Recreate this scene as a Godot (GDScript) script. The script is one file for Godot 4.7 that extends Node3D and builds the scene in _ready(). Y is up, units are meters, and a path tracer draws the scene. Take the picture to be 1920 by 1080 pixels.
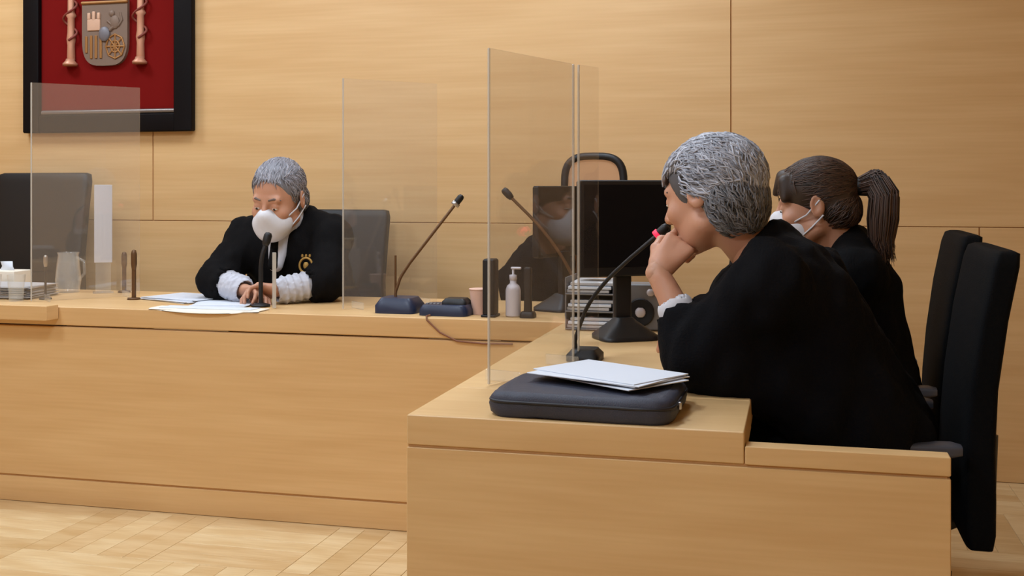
extends Node3D
# A courtroom: a judge at the long bench, two lawyers at the side desk. Metres, y up.

class Geo:
	var v := PackedVector3Array()
	var t := PackedInt32Array()
	func add(p: Vector3) -> int:
		v.append(p)
		return v.size() - 1
	func out3(a: int, b: int, c: int, from: Vector3) -> void:
		var n := (v[b] - v[a]).cross(v[c] - v[a])
		if n.dot((v[a] + v[b] + v[c]) / 3.0 - from) > 0.0:
			t.append_array([a, c, b])
		else:
			t.append_array([a, b, c])
	func orient(t0: int) -> void:
		var vol := 0.0
		var o := v[t[t0]]
		for k in range(t0, t.size(), 3):
			vol += (v[t[k]] - o).dot((v[t[k + 1]] - o).cross(v[t[k + 2]] - o))
		if vol > 0.0:
			for k in range(t0, t.size(), 3):
				var s := t[k + 1]
				t[k + 1] = t[k + 2]
				t[k + 2] = s
	# box with chamfered edges
	func box(c: Vector3, s: Vector3, b := 0.003, q := Basis()) -> Geo:
		var h := s * 0.5
		b = minf(b, minf(h.x, minf(h.y, h.z)) * 0.6)
		var id := {}
		for x in [-1, 1]:
			for y in [-1, 1]:
				for z in [-1, 1]:
					var g := Vector3(x, y, z)
					for k in 3:
						var p := Vector3(h.x - b, h.y - b, h.z - b)
						p[k] = h[k]
						id[[x, y, z, k]] = add(c + q * (p * g))
					out3(id[[x, y, z, 0]], id[[x, y, z, 1]], id[[x, y, z, 2]], c)
		for k in 3:
			var u := (k + 1) % 3
			var w := (k + 2) % 3
			for s1 in [-1, 1]:
				var f := []
				for e in [[-1, -1], [1, -1], [1, 1], [-1, 1]]:
					var g := [0, 0, 0]
					g[k] = s1
					g[u] = e[0]
					g[w] = e[1]
					f.append(id[[g[0], g[1], g[2], k]])
				out3(f[0], f[1], f[2], c)
				out3(f[0], f[2], f[3], c)
				for s2 in [-1, 1]:
					var a := [0, 0, 0]
					a[k] = s1
					a[u] = s2
					a[w] = -1
					var d := a.duplicate()
					d[w] = 1
					var i1: int = id[[a[0], a[1], a[2], k]]
					var i2: int = id[[d[0], d[1], d[2], k]]
					var i3: int = id[[d[0], d[1], d[2], u]]
					var i4: int = id[[a[0], a[1], a[2], u]]
					out3(i1, i2, i3, c)
					out3(i1, i3, i4, c)
		return self
	func rings(rows: Array, closed := true) -> void:
		var t0 := t.size()
		var n: int = rows[0].size()
		var base := v.size()
		for r in rows:
			for p in r:
				v.append(p)
		for i in rows.size() - 1:
			for j in n:
				var a := base + i * n + j
				var b := base + i * n + (j + 1) % n
				t.append_array([a, b, b + n, a, b + n, a + n])
		if closed:
			for e in [0, rows.size() - 1]:
				var m := Vector3.ZERO
				for p in rows[e]:
					m += p
				var ci := add(m / n)
				var s := v.size()
				for p in rows[e]:
					v.append(p)
				for j in n:
					if e == 0:
						t.append_array([ci, s + (j + 1) % n, s + j])
					else:
						t.append_array([ci, s + j, s + (j + 1) % n])
		orient(t0)
	func tube(pts: Array, rad: Array, n := 8) -> Geo:
		var rows := []
		var u := Vector3.ZERO
		for i in pts.size():
			var d: Vector3 = (pts[mini(i + 1, pts.size() - 1)] - pts[maxi(i - 1, 0)]).normalized()
			if u == Vector3.ZERO:
				u = d.cross(Vector3.UP if absf(d.y) < 0.9 else Vector3.RIGHT).normalized()
			u = (u - d * u.dot(d)).normalized()
			var w := d.cross(u)
			var r: float = rad[mini(i, rad.size() - 1)]
			var row := []
			for k in n:
				var a := TAU * k / n
				row.append(pts[i] + (u * cos(a) + w * sin(a)) * r)
			rows.append(row)
		rings(rows)
		return self
	func lathe(prof: Array, c: Vector3, n := 24, q := Basis()) -> Geo:
		var rows := []
		for p in prof:
			var row := []
			for k in n:
				var a := TAU * k / n
				row.append(c + q * Vector3(cos(a) * p.x, p.y, sin(a) * p.x))
			rows.append(row)
		rings(rows)
		return self
	# sections: [centre, half vector, half vector, exponent]
	func loft(secs: Array, n := 28) -> Geo:
		var rows := []
		for s in secs:
			var row := []
			for k in n:
				var a := TAU * (k + 0.5) / n
				var e: float = 2.0 / s[3]
				row.append(s[0] + s[1] * (signf(cos(a)) * pow(absf(cos(a)), e)) + s[2] * (signf(sin(a)) * pow(absf(sin(a)), e)))
			rows.append(row)
		rings(rows)
		return self
	func prism(poly: Array, depth: float, q := Transform3D()) -> Geo:
		var t0 := t.size()
		var n := poly.size()
		var tri := Geometry2D.triangulate_polygon(PackedVector2Array(poly))
		for z in [0.0, depth]:
			var b := v.size()
			for p in poly:
				v.append(q * Vector3(p.x, p.y, z))
			for k in range(0, tri.size(), 3):
				if z == 0.0:
					t.append_array([b + tri[k], b + tri[k + 2], b + tri[k + 1]])
				else:
					t.append_array([b + tri[k], b + tri[k + 1], b + tri[k + 2]])
		for j in n:
			var b := v.size()
			var p: Vector2 = poly[j]
			var r: Vector2 = poly[(j + 1) % n]
			v.append(q * Vector3(p.x, p.y, 0))
			v.append(q * Vector3(r.x, r.y, 0))
			v.append(q * Vector3(r.x, r.y, depth))
			v.append(q * Vector3(p.x, p.y, depth))
			t.append_array([b, b + 1, b + 2, b, b + 2, b + 3])
		if Geometry2D.is_polygon_clockwise(PackedVector2Array(poly)):
			for k in range(t.size() - n * 6, t.size(), 3):
				var s := t[k + 1]
				t[k + 1] = t[k + 2]
				t[k + 2] = s
		orient(t0)
		return self
	func ball(c: Vector3, r: Vector3, n := 16, q := Basis()) -> Geo:
		var rows := []
		for i in range(1, n / 2):
			var a := PI * i / (n / 2)
			var row := []
			for k in n:
				var b := TAU * k / n
				row.append(c + q * (Vector3(sin(a) * cos(b), cos(a), sin(a) * sin(b)) * r))
			rows.append(row)
		rings(rows)
		return self
	func merge(o: Geo) -> Geo:
		var b := v.size()
		v.append_array(o.v)
		for k in o.t:
			t.append(k + b)
		return self
	func mesh(shift := Vector3.ZERO, colors := PackedColorArray()) -> ArrayMesh:
		var n := PackedVector3Array()
		n.resize(v.size())
		for k in range(0, t.size(), 3):
			var a := t[k]
			var b := t[k + 1]
			var c := t[k + 2]
			var f := (v[c] - v[a]).cross(v[b] - v[a])
			n[a] += f
			n[b] += f
			n[c] += f
		var p := v.duplicate()
		for k in v.size():
			n[k] = n[k].normalized() if n[k].length_squared() > 1e-24 else Vector3.UP
			p[k] -= shift
		var arr := []
		arr.resize(Mesh.ARRAY_MAX)
		arr[Mesh.ARRAY_VERTEX] = p
		arr[Mesh.ARRAY_NORMAL] = n
		arr[Mesh.ARRAY_INDEX] = t
		if colors.size() == p.size():
			arr[Mesh.ARRAY_COLOR] = colors
		var m := ArrayMesh.new()
		m.add_surface_from_arrays(Mesh.PRIMITIVE_TRIANGLES, arr)
		return m

# ---------- signed distance shapes, meshed as surface nets ----------
func cap(a: Vector3, b: Vector3, ra: float, rb: float, k := 0.03, op := 1) -> Array:
	return [0, op, k, a, b, ra, rb]
func ell(c: Vector3, r: Vector3, q := Basis(), k := 0.02, op := 1) -> Array:
	return [1, op, k, c, r, q, 0.0]

func dist(p: Vector3, prims: Array) -> float:
	var best := 10.0
	for s in prims:
		var d := 0.0
		if s[0] == 0:
			var ba: Vector3 = s[4] - s[3]
			var h := clampf((p - s[3]).dot(ba) / maxf(ba.dot(ba), 1e-9), 0.0, 1.0)
			d = (p - s[3] - ba * h).length() - lerpf(s[5], s[6], h)
		else:
			var e: Vector3 = (p - s[3]) * s[5]
			var r: Vector3 = s[4]
			var k0 := (e / r).length()
			d = k0 * (k0 - 1.0) / maxf((e / (r * r)).length(), 1e-6)
		var k: float = s[2]
		if s[1] > 0:
			var h := maxf(k - absf(best - d), 0.0) / k
			best = minf(best, d) - h * h * k * 0.25
		else:
			var h := maxf(k - absf(best + d), 0.0) / k
			best = maxf(best, -d) + h * h * k * 0.25
	return best

func nets(prims: Array, cell: float, geo: Geo) -> Geo:
	var lo := Vector3.ONE * 1e9
	var hi := -lo
	for s in prims:
		if s[1] < 0:
			continue
		if s[0] == 0:
			var r := Vector3.ONE * maxf(s[5], s[6])
			lo = lo.min(s[3] - r).min(s[4] - r)
			hi = hi.max(s[3] + r).max(s[4] + r)
		else:
			var q: Basis = s[5]
			var r := Vector3((Vector3(q.x.x, q.y.x, q.z.x) * s[4]).length(), (Vector3(q.x.y, q.y.y, q.z.y) * s[4]).length(), (Vector3(q.x.z, q.y.z, q.z.z) * s[4]).length())
			lo = lo.min(s[3] - r)
			hi = hi.max(s[3] + r)
	lo -= Vector3.ONE * cell * 3.0
	hi += Vector3.ONE * cell * 3.0
	var nx := int((hi.x - lo.x) / cell) + 1
	var ny := int((hi.y - lo.y) / cell) + 1
	var nz := int((hi.z - lo.z) / cell) + 1
	var f := PackedFloat32Array()
	f.resize(nx * ny * nz)
	f.fill(10.0)
	for s in prims:
		var k: float = s[2]
		var pad := k + cell * 2.5
		var a: Vector3 = s[3]
		var plo := a
		var phi := a
		var is_cap: bool = s[0] == 0
		var ba := Vector3.ZERO
		var ra := 0.0
		var dr := 0.0
		var q := Basis()
		var rr := Vector3.ONE
		if is_cap:
			var b: Vector3 = s[4]
			var m: float = maxf(s[5], s[6]) + pad
			plo = a.min(b) - Vector3.ONE * m
			phi = a.max(b) + Vector3.ONE * m
			ba = b - a
			ra = s[5]
			dr = s[6] - ra
		else:
			q = s[5]
			rr = s[4]
			var r := Vector3((Vector3(q.x.x, q.y.x, q.z.x) * rr).length(), (Vector3(q.x.y, q.y.y, q.z.y) * rr).length(), (Vector3(q.x.z, q.y.z, q.z.z) * rr).length()) + Vector3.ONE * pad
			plo = a - r
			phi = a + r
		var inv := 1.0 / maxf(ba.dot(ba), 1e-9)
		var i0 := maxi(0, int((plo.x - lo.x) / cell))
		var i1 := mini(nx - 1, int((phi.x - lo.x) / cell) + 1)
		var j0 := maxi(0, int((plo.y - lo.y) / cell))
		var j1 := mini(ny - 1, int((phi.y - lo.y) / cell) + 1)
		var l0 := maxi(0, int((plo.z - lo.z) / cell))
		var l1 := mini(nz - 1, int((phi.z - lo.z) / cell) + 1)
		var irr := Vector3.ONE / rr
		var irr2 := irr * irr
		var union: bool = s[1] > 0
		for l in range(l0, l1 + 1):
			for j in range(j0, j1 + 1):
				var at := (l * ny + j) * nx
				for i in range(i0, i1 + 1):
					var p := Vector3(lo.x + i * cell - a.x, lo.y + j * cell - a.y, lo.z + l * cell - a.z)
					var d := 0.0
					if is_cap:
						var h := clampf(p.dot(ba) * inv, 0.0, 1.0)
						d = (p - ba * h).length() - ra - dr * h
					else:
						var e := p * q
						var k0 := (e * irr).length()
						d = k0 * (k0 - 1.0) / maxf((e * irr2).length(), 1e-6)
					var o := f[at + i]
					if union:
						if d - o < k:
							var h := maxf(k - absf(o - d), 0.0) / k
							f[at + i] = minf(o, d) - h * h * k * 0.25
					elif o < 9.0:
						var h := maxf(k - absf(o + d), 0.0) / k
						f[at + i] = maxf(o, -d) + h * h * k * 0.25
	var ids := PackedInt32Array()
	ids.resize(f.size())
	ids.fill(-1)
	var off := [0, 1, nx, nx + 1, nx * ny, nx * ny + 1, nx * ny + nx, nx * ny + nx + 1]
	var edges := [[0, 1], [2, 3], [4, 5], [6, 7], [0, 2], [1, 3], [4, 6], [5, 7], [0, 4], [1, 5], [2, 6], [3, 7]]
	var far := cell * 2.2
	var live := PackedInt32Array()
	for l in nz - 1:
		for j in ny - 1:
			var at := (l * ny + j) * nx
			for i in nx - 1:
				var c0 := f[at + i]
				if c0 > far or c0 < -far * 3.0:
					continue
				var mask := 0
				for c in 8:
					if f[at + i + off[c]] < 0.0:
						mask |= 1 << c
				if mask == 0 or mask == 255:
					continue
				var sum := Vector3.ZERO
				var cnt := 0
				for e in edges:
					var m0 := (mask >> int(e[0])) & 1
					var m1 := (mask >> int(e[1])) & 1
					if m0 == m1:
						continue
					var va := f[at + i + off[e[0]]]
					var vb := f[at + i + off[e[1]]]
					var w := va / (va - vb)
					var pa := Vector3(e[0] & 1, (e[0] >> 1) & 1, (e[0] >> 2) & 1)
					var pb := Vector3(e[1] & 1, (e[1] >> 1) & 1, (e[1] >> 2) & 1)
					sum += pa.lerp(pb, w)
					cnt += 1
				ids[at + i] = geo.add(lo + (Vector3(i, j, l) + sum / cnt) * cell)
				live.append(at + i)
	var sx := 1
	var sy := nx
	var sz := nx * ny
	for at in live:
		var c0 := f[at] < 0.0
		for ax in 3:
			var st: int = [sx, sy, sz][ax]
			var u: int = [sy, sz, sx][ax]
			var w: int = [sz, sx, sy][ax]
			if (f[at + st] < 0.0) == c0:
				continue
			if at - u - w < 0:
				continue
			var a := ids[at]
			var b := ids[at - u]
			var c := ids[at - u - w]
			var d := ids[at - w]
			if a < 0 or b < 0 or c < 0 or d < 0:
				continue
			if c0:
				geo.t.append_array([a, c, b, a, d, c])
			else:
				geo.t.append_array([a, b, c, a, c, d])
	return geo

# ---------- naming ----------
var used := {}
func numbered(called: String) -> String:
	used[called] = used.get(called, -1) + 1
	return called if used[called] == 0 else "%s_%03d" % [called, used[called]]
func tag(o: Node3D, label: String, category: String, group := "") -> Node3D:
	o.set_meta("label", label)
	o.set_meta("category", category)
	if group:
		o.set_meta("group", group)
	return o
func thing(called: String, at: Vector3, label: String, category: String, group := "", turn := 0.0) -> Node3D:
	var o := Node3D.new()
	o.name = numbered(called)
	add_child(o)
	o.position = at
	o.rotation.y = turn
	return tag(o, label, category, group)
func part(called: String, g: Geo, m: Material, parent: Node3D, shift := Vector3.ZERO, colors := PackedColorArray()) -> MeshInstance3D:
	return part_mesh(called, g.mesh(shift, colors), m, parent)
func part_mesh(called: String, mesh: Mesh, m: Material, parent: Node3D) -> MeshInstance3D:
	var o := MeshInstance3D.new()
	o.name = called if parent != self else numbered(called)
	o.mesh = mesh
	o.material_override = m
	parent.add_child(o, true)
	return o
func struct(called: String, g: Geo, m: Material) -> MeshInstance3D:
	var o := part(called, g, m, self)
	o.set_meta("kind", "structure")
	return o

# ---------- materials ----------
var M := {}
func mat(called: String, c: Color, rough := 0.6, metal := 0.0) -> StandardMaterial3D:
	var m := StandardMaterial3D.new()
	m.resource_name = called
	m.albedo_color = c
	m.roughness = rough
	m.metallic = metal
	M[called] = m
	return m
func wood_texture(seed_: int, light: Color, dark: Color, contrast: float) -> ImageTexture:
	var w := 1024
	var h := 512
	var im := Image.create(w, h, false, Image.FORMAT_RGB8)
	var n := FastNoiseLite.new()
	n.seed = seed_
	n.noise_type = FastNoiseLite.TYPE_SIMPLEX_SMOOTH
	n.frequency = 1.0
	n.fractal_octaves = 2
	var n2 := FastNoiseLite.new()
	n2.seed = seed_ + 7
	n2.frequency = 1.0
	n2.fractal_octaves = 1
	for y in h:
		for x in w:
			var fx := float(x) / w
			var fy := float(y) / h
			var bl := clampf((fx - 0.9) / 0.1, 0.0, 1.0)
			var a := n.get_noise_2d(fx * 5.0, fy * 26.0)
			var b := n2.get_noise_2d(fx * 14.0, fy * 190.0)
			if bl > 0.0:
				a = lerpf(a, n.get_noise_2d((fx - 1.0) * 5.0, fy * 26.0), bl)
				b = lerpf(b, n2.get_noise_2d((fx - 1.0) * 14.0, fy * 190.0), bl)
			var k := clampf(0.5 + (a * 0.9 + b * 0.45) * contrast, 0.0, 1.0)
			im.set_pixel(x, y, dark.lerp(light, k))
	return ImageTexture.create_from_image(im)
func wood(called: String, tex: Texture2D, tint: Color, rough: float, scale: Vector3, off := Vector3.ZERO) -> StandardMaterial3D:
	var m := mat(called, tint, rough)
	m.albedo_texture = tex
	m.uv1_triplanar = true
	m.uv1_world_triplanar = true
	m.uv1_triplanar_sharpness = 8.0
	m.uv1_scale = scale
	m.uv1_offset = off
	return m
func cloth_bump(m: StandardMaterial3D, size: float, depth: float) -> void:
	m.heightmap_enabled = true
	m.heightmap_texture = M_noise
	m.heightmap_scale = depth
	m.uv1_triplanar = true
	m.uv1_scale = Vector3.ONE / size
var M_noise: NoiseTexture2D

func dull(names: Array) -> void:
	for n in names:
		M[n].metallic_specular = 0.25

func make_materials() -> void:
	M_noise = NoiseTexture2D.new()
	M_noise.width = 256
	M_noise.height = 256
	M_noise.seamless = true
	var fn := FastNoiseLite.new()
	fn.seed = 3
	fn.frequency = 0.03
	M_noise.noise = fn
	var t1 := wood_texture(11, Color8(224, 185, 132), Color8(213, 171, 117), 0.62)
	var t2 := wood_texture(29, Color8(238, 206, 158), Color8(222, 184, 132), 1.0)
	wood("wall_wood", t1, Color.WHITE, 0.38, Vector3(0.16, 0.42, 0.16), Vector3(0.1, 0.0, 0.0))
	wood("bench_wood", t1, Color(0.995, 0.995, 0.99), 0.42, Vector3(0.21, 0.5, 0.21), Vector3(0.37, 0.2, 0.1))
	wood("desk_wood", t1, Color(0.975, 0.985, 0.985), 0.42, Vector3(0.31, 0.6, 0.31), Vector3(0.7, 0.4, 0.3))
	wood("plank_a", t2, Color(0.94, 0.96, 0.97), 0.3, Vector3(0.5, 1.2, 0.5))
	wood("plank_b", t2, Color(0.91, 0.91, 0.9), 0.3, Vector3(0.5, 1.2, 0.5), Vector3(0.3, 0.3, 0.1))
	wood("plank_c", t2, Color(0.88, 0.87, 0.84), 0.3, Vector3(0.5, 1.2, 0.5), Vector3(0.6, 0.1, 0.7))
	mat("groove", Color8(188, 142, 92), 0.7)
	mat("ceiling", Color8(228, 224, 216), 0.9)
	mat("black_paint", Color8(14, 10, 11), 0.5)
	mat("velvet", Color8(112, 12, 9), 0.9)
	mat("ledge_grey", Color8(128, 120, 116), 0.35, 0.6)
	mat("old_gold", Color8(200, 142, 112), 0.45, 0.3)
	mat("crest_stone", Color8(122, 100, 84), 0.6, 0.2)
	mat("crest_pale", Color8(206, 166, 138), 0.5, 0.2)
	mat("crest_red", Color8(122, 50, 36), 0.6)
	mat("crest_brass", Color8(160, 112, 62), 0.45, 0.4)
	mat("crest_blue", Color8(112, 108, 112), 0.5, 0.2)
	var g := mat("acrylic", Color(0.86, 0.80, 0.73, 0.075), 0.02)  # beige haze put into the pane colour, standing in for mirrored wood
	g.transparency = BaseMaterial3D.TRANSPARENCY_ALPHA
	g = mat("clear_acrylic", Color(0.86, 0.80, 0.73, 0.02), 0.02)  # same painted beige haze, much fainter
	g.transparency = BaseMaterial3D.TRANSPARENCY_ALPHA
	g = mat("clear_glass", Color(0.92, 0.95, 0.95, 0.10), 0.02)
	g.transparency = BaseMaterial3D.TRANSPARENCY_ALPHA
	g = mat("acrylic_edge", Color(0.84, 0.82, 0.78, 0.55), 0.2)
	g.transparency = BaseMaterial3D.TRANSPARENCY_ALPHA
	mat("robe", Color8(17, 16, 17), 0.9)
	cloth_bump(M.robe, 0.05, 0.12)
	mat("robe_navy", Color8(9, 9, 12), 0.9)
	cloth_bump(M.robe_navy, 0.05, 0.12)
	mat("dress_black", Color8(8, 8, 10), 0.9)
	cloth_bump(M.dress_black, 0.05, 0.1)
	mat("chair_fabric", Color8(6, 7, 9), 0.85)
	cloth_bump(M.chair_fabric, 0.03, 0.08)
	mat("chair_leather", Color8(20, 18, 18), 0.55)
	mat("chair_plastic", Color8(12, 12, 14), 0.5)
	mat("arm_grey", Color8(66, 68, 76), 0.4)
	mat("chrome", Color8(190, 190, 192), 0.25, 0.9)
	mat("tan_mesh", Color8(196, 150, 108), 0.7)
	var s := mat("skin", Color8(196, 144, 116), 0.5)
	s.subsurf_scatter_enabled = true
	s.subsurf_scatter_strength = 0.12
	s = mat("skin_pale", Color8(222, 172, 148), 0.5)
	s.subsurf_scatter_enabled = true
	s.subsurf_scatter_strength = 0.12
	mat("mask_white", Color8(216, 215, 219), 0.8)
	mat("lace", Color8(196, 197, 206), 0.85)
	mat("shirt", Color8(206, 205, 210), 0.8)
	mat("eye_white", Color8(226, 220, 212), 0.2)
	mat("iris", Color8(46, 30, 20), 0.2)
	mat("brow", Color8(110, 92, 84), 0.8)
	for h in ["hair_grey", "hair_silver", "hair_brown"]:
		var m := mat(h, Color.WHITE, 0.5)
		m.vertex_color_use_as_albedo = true
	mat("paper", Color8(214, 219, 228), 0.8)
	mat("paper_warm", Color8(238, 228, 210), 0.8)
	mat("paper_grey", Color8(186, 182, 180), 0.8)
	mat("bag", Color8(46, 49, 64), 0.55)
	cloth_bump(M.bag, 0.02, 0.06)
	mat("bag_dark", Color8(18, 19, 28), 0.5)
	mat("navy_plastic", Color8(34, 44, 70), 0.4)
	mat("black_plastic", Color8(15, 14, 16), 0.5)
	mat("brown_metal", Color8(104, 74, 46), 0.4, 0.4)
	mat("steel", Color8(178, 170, 160), 0.3, 0.8)
	mat("screen_black", Color8(16, 14, 16), 0.5)
	mat("bottle_white", Color8(214, 208, 214), 0.3)
	mat("box_beige", Color8(190, 172, 140), 0.7)
	mat("grey_plastic", Color8(120, 118, 118), 0.5)
	mat("pink_cup", Color8(224, 184, 164), 0.6)
	mat("brown_cable", Color8(132, 84, 58), 0.6)
	mat("gold_thread", Color8(168, 132, 66), 0.5, 0.4)
	var r := mat("red_ring", Color8(240, 50, 80), 0.4)
	r.emission_enabled = true
	r.emission = Color8(255, 40, 80)
	r.emission_energy_multiplier = 0.7
	var e := mat("lamp_glow", Color8(250, 246, 238), 0.6)
	e.emission_enabled = true
	e.emission = Color8(226, 238, 255)
	e.emission_energy_multiplier = 2.5

func _ready() -> void:
	make_materials()
	dull(["robe", "robe_navy", "dress_black", "chair_fabric", "screen_black", "black_paint", "velvet"])
	# --- camera, sky, light, exposure ---
	var cam := Camera3D.new()
	cam.name = "camera"
	cam.position = Vector3(0, 1.16, 0)
	cam.rotation_degrees = Vector3(0, 14.17, 0)
	cam.near = 0.1
	cam.far = 40.0
	cam.projection = Camera3D.PROJECTION_FRUSTUM
	cam.size = 0.1 * 0.51161
	cam.frustum_offset = Vector2(0, -0.1 * 190.0 / 2111.0)
	add_child(cam)
	cam.current = true
	var we := WorldEnvironment.new()
	we.name = "environment"
	var env := Environment.new()
	env.background_mode = Environment.BG_COLOR
	env.background_color = Color(0.02, 0.02, 0.02)
	env.tonemap_mode = Environment.TONE_MAPPER_LINEAR
	env.tonemap_exposure = 1.28
	env.sdfgi_enabled = true
	env.ssao_enabled = true
	env.ssil_enabled = true
	we.environment = env
	add_child(we)
	for p in [[-3.8, -3.7, 1.15], [-2.2, -3.7, 0.65], [-0.75, -3.7, 0.95], [-3.2, -1.7, 1.2], [-1.3, -1.7, 1.2], [-3.2, 0.7, 1.6], [-0.9, 0.7, 1.6]]:
		ceiling_light(Vector3(p[0], 2.9, p[1]), 1.9 * p[2])
	# --- the room ---
	room()
	bench()
	desk()
	# --- people and furniture ---
	chairs()
	judge()
	lawyer()
	lawyer_with_ponytail()
	# --- things ---
	crest()
	screens()
	bench_things()
	desk_things()

func ceiling_light(at: Vector3, energy: float) -> void:
	var o := thing("ceiling_light", at, "square recessed ceiling light panel with white frame", "lamp", "ceiling light panels")
	var f := Geo.new()
	for s in [-1, 1]:
		f.box(Vector3(s * 0.31, -0.01, 0), Vector3(0.03, 0.02, 0.65), 0.003)
		f.box(Vector3(0, -0.01, s * 0.31), Vector3(0.59, 0.02, 0.03), 0.003)
	part("frame", f, M.ceiling, o)
	part("light_diffuser", Geo.new().box(Vector3(0, -0.006, 0), Vector3(0.59, 0.01, 0.59), 0.001), M.lamp_glow, o)
	var l := AreaLight3D.new()
	l.name = "panel_light"
	l.area_size = Vector2(0.58, 0.58)
	l.light_color = Color8(219, 235, 252)
	l.light_energy = energy
	l.area_range = 14.0
	l.shadow_enabled = true
	l.position = Vector3(0, -0.016, 0)
	l.rotation_degrees = Vector3(-90, 0, 0)
	o.add_child(l)

func room() -> void:
	struct("floor", Geo.new().box(Vector3(-2.1, -0.1, -0.9), Vector3(8.4, 0.2, 8.1), 0.0005), M.plank_b)
	struct("ceiling", Geo.new().box(Vector3(-2.1, 3.0, -0.9), Vector3(8.4, 0.2, 8.1), 0.001), M.ceiling)
	var wb := struct("wall_back", Geo.new().box(Vector3(-2.1, 1.45, -4.856), Vector3(8.4, 2.9, 0.2), 0.001), M.groove)
	struct("wall_left", Geo.new().box(Vector3(-6.2, 1.45, -0.85), Vector3(0.2, 2.9, 7.8), 0.001), M.wall_wood)
	struct("wall_right", Geo.new().box(Vector3(2.0, 1.45, -0.85), Vector3(0.2, 2.9, 7.8), 0.001), M.wall_wood)
	struct("wall_front", Geo.new().box(Vector3(-2.1, 1.45, 3.05), Vector3(8.4, 2.9, 0.2), 0.001), M.wall_wood)
	# veneer panels: wide sheets with narrow shadow joints
	var up := [-6.1, -2.952, -0.262, 1.9]
	var lowx := [-6.1, -4.68, -1.99, 0.70, 1.9]
	for rows in [[up, 1.0, 2.9], [lowx, 0.0, 1.0]]:
		for i in rows[0].size() - 1:
			var a: float = rows[0][i] + 0.003
			var b: float = rows[0][i + 1] - 0.003
			var y0: float = rows[1] + 0.0015
			var y1: float = rows[2] - 0.0015
			part("panel", Geo.new().box(Vector3((a + b) / 2, (y0 + y1) / 2, -4.76), Vector3(b - a, y1 - y0, 0.02), 0.0015), M.wall_wood, wb)
	# parquet blocks, strips turned by turns
	var fl := get_node("floor")
	var rng := RandomNumberGenerator.new()
	rng.seed = 5
	var strip := {}
	for d in 2:
		strip[d] = Geo.new().box(Vector3.ZERO, Vector3(0.448, 0.006, 0.0885) if d == 0 else Vector3(0.0885, 0.006, 0.448), 0.0012).mesh()
	for zone in [[-3.75, -3.56, 7, 3], [0.35, -4.73, 2, 3]]:
		for i in zone[2]:
			for j in zone[3]:
				var d: int = (i + j) % 2
				for k in 5:
					var o := part_mesh("parquet_strip", strip[d], M[["plank_a", "plank_a", "plank_b", "plank_c"][rng.randi() % 4]], fl)
					var c := Vector3(zone[0] + i * 0.45 + 0.225, 0.0, zone[1] + j * 0.45 + 0.225)
					o.position = c + (Vector3(0, 0, -0.18 + k * 0.09) if d == 0 else Vector3(-0.18 + k * 0.09, 0, 0))

func bench() -> void:
	var o := thing("judges_bench", Vector3(-2.3, 0, -3.9), "long pale maple bench with a plain front where the judge sits", "bench")
	var s := Vector3(-2.3, 0, -3.9)
	var x0 := -5.2
	var x1 := -0.15
	var c := (x0 + x1) / 2
	var w := x1 - x0
	part("top", Geo.new().box(Vector3(c, 0.688, -3.89), Vector3(w, 0.068, 0.62), 0.004), M.bench_wood, o, s)
	part("front_panel", Geo.new().box(Vector3(c, 0.3735, -3.592), Vector3(w, 0.549, 0.024), 0.002), M.bench_wood, o, s)
	part("plinth", Geo.new().box(Vector3(c, 0.0465, -3.594), Vector3(w, 0.091, 0.024), 0.002), M.bench_wood, o, s)
	part("joint_backing", Geo.new().box(Vector3(c, 0.33, -3.594), Vector3(w - 0.002, 0.64, 0.016), 0.001), M.groove, o, s)
	for x in [x0 + 0.012, -3.8, -2.6, -1.4, x1 - 0.012]:
		part("support_panel", Geo.new().box(Vector3(x, 0.327, -3.9), Vector3(0.022, 0.652, 0.55), 0.001), M.bench_wood, o, s)
	part("front_ledge", Geo.new().box(Vector3(-3.91, 0.704, -3.545), Vector3(2.6, 0.056, 0.07), 0.004), M.bench_wood, o, s)

func desk() -> void:
	var s := Vector3(-0.4, 0, -2.8)
	var o := thing("lawyers_desk", s, "pale maple side desk with closed end panel where two lawyers sit", "desk")
	part("desktop", Geo.new().box(Vector3(-0.4055, 0.696, -2.187), Vector3(0.633, 0.058, 0.302), 0.003), M.desk_wood, o, s)
	part("desktop", Geo.new().box(Vector3(-0.406, 0.696, -2.9565), Vector3(0.632, 0.058, 1.231), 0.003), M.desk_wood, o, s)
	part("end_panel", Geo.new().box(Vector3(-0.2335, 0.332, -2.047), Vector3(0.977, 0.662, 0.022), 0.002), M.desk_wood, o, s)
	part("end_rail", Geo.new().box(Vector3(0.0835, 0.6835, -2.056), Vector3(0.343, 0.033, 0.042), 0.002), M.desk_wood, o, s)
	part("joint_backing", Geo.new().box(Vector3(-0.235, 0.35, -2.047), Vector3(0.97, 0.68, 0.014), 0.001), M.groove, o, s)
	part("modesty_panel", Geo.new().box(Vector3(-0.709, 0.332, -2.82), Vector3(0.022, 0.664, 1.5), 0.002), M.desk_wood, o, s)
	part("support_panel", Geo.new().box(Vector3(-0.43, 0.332, -3.555), Vector3(0.53, 0.664, 0.022), 0.002), M.desk_wood, o, s)

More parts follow.
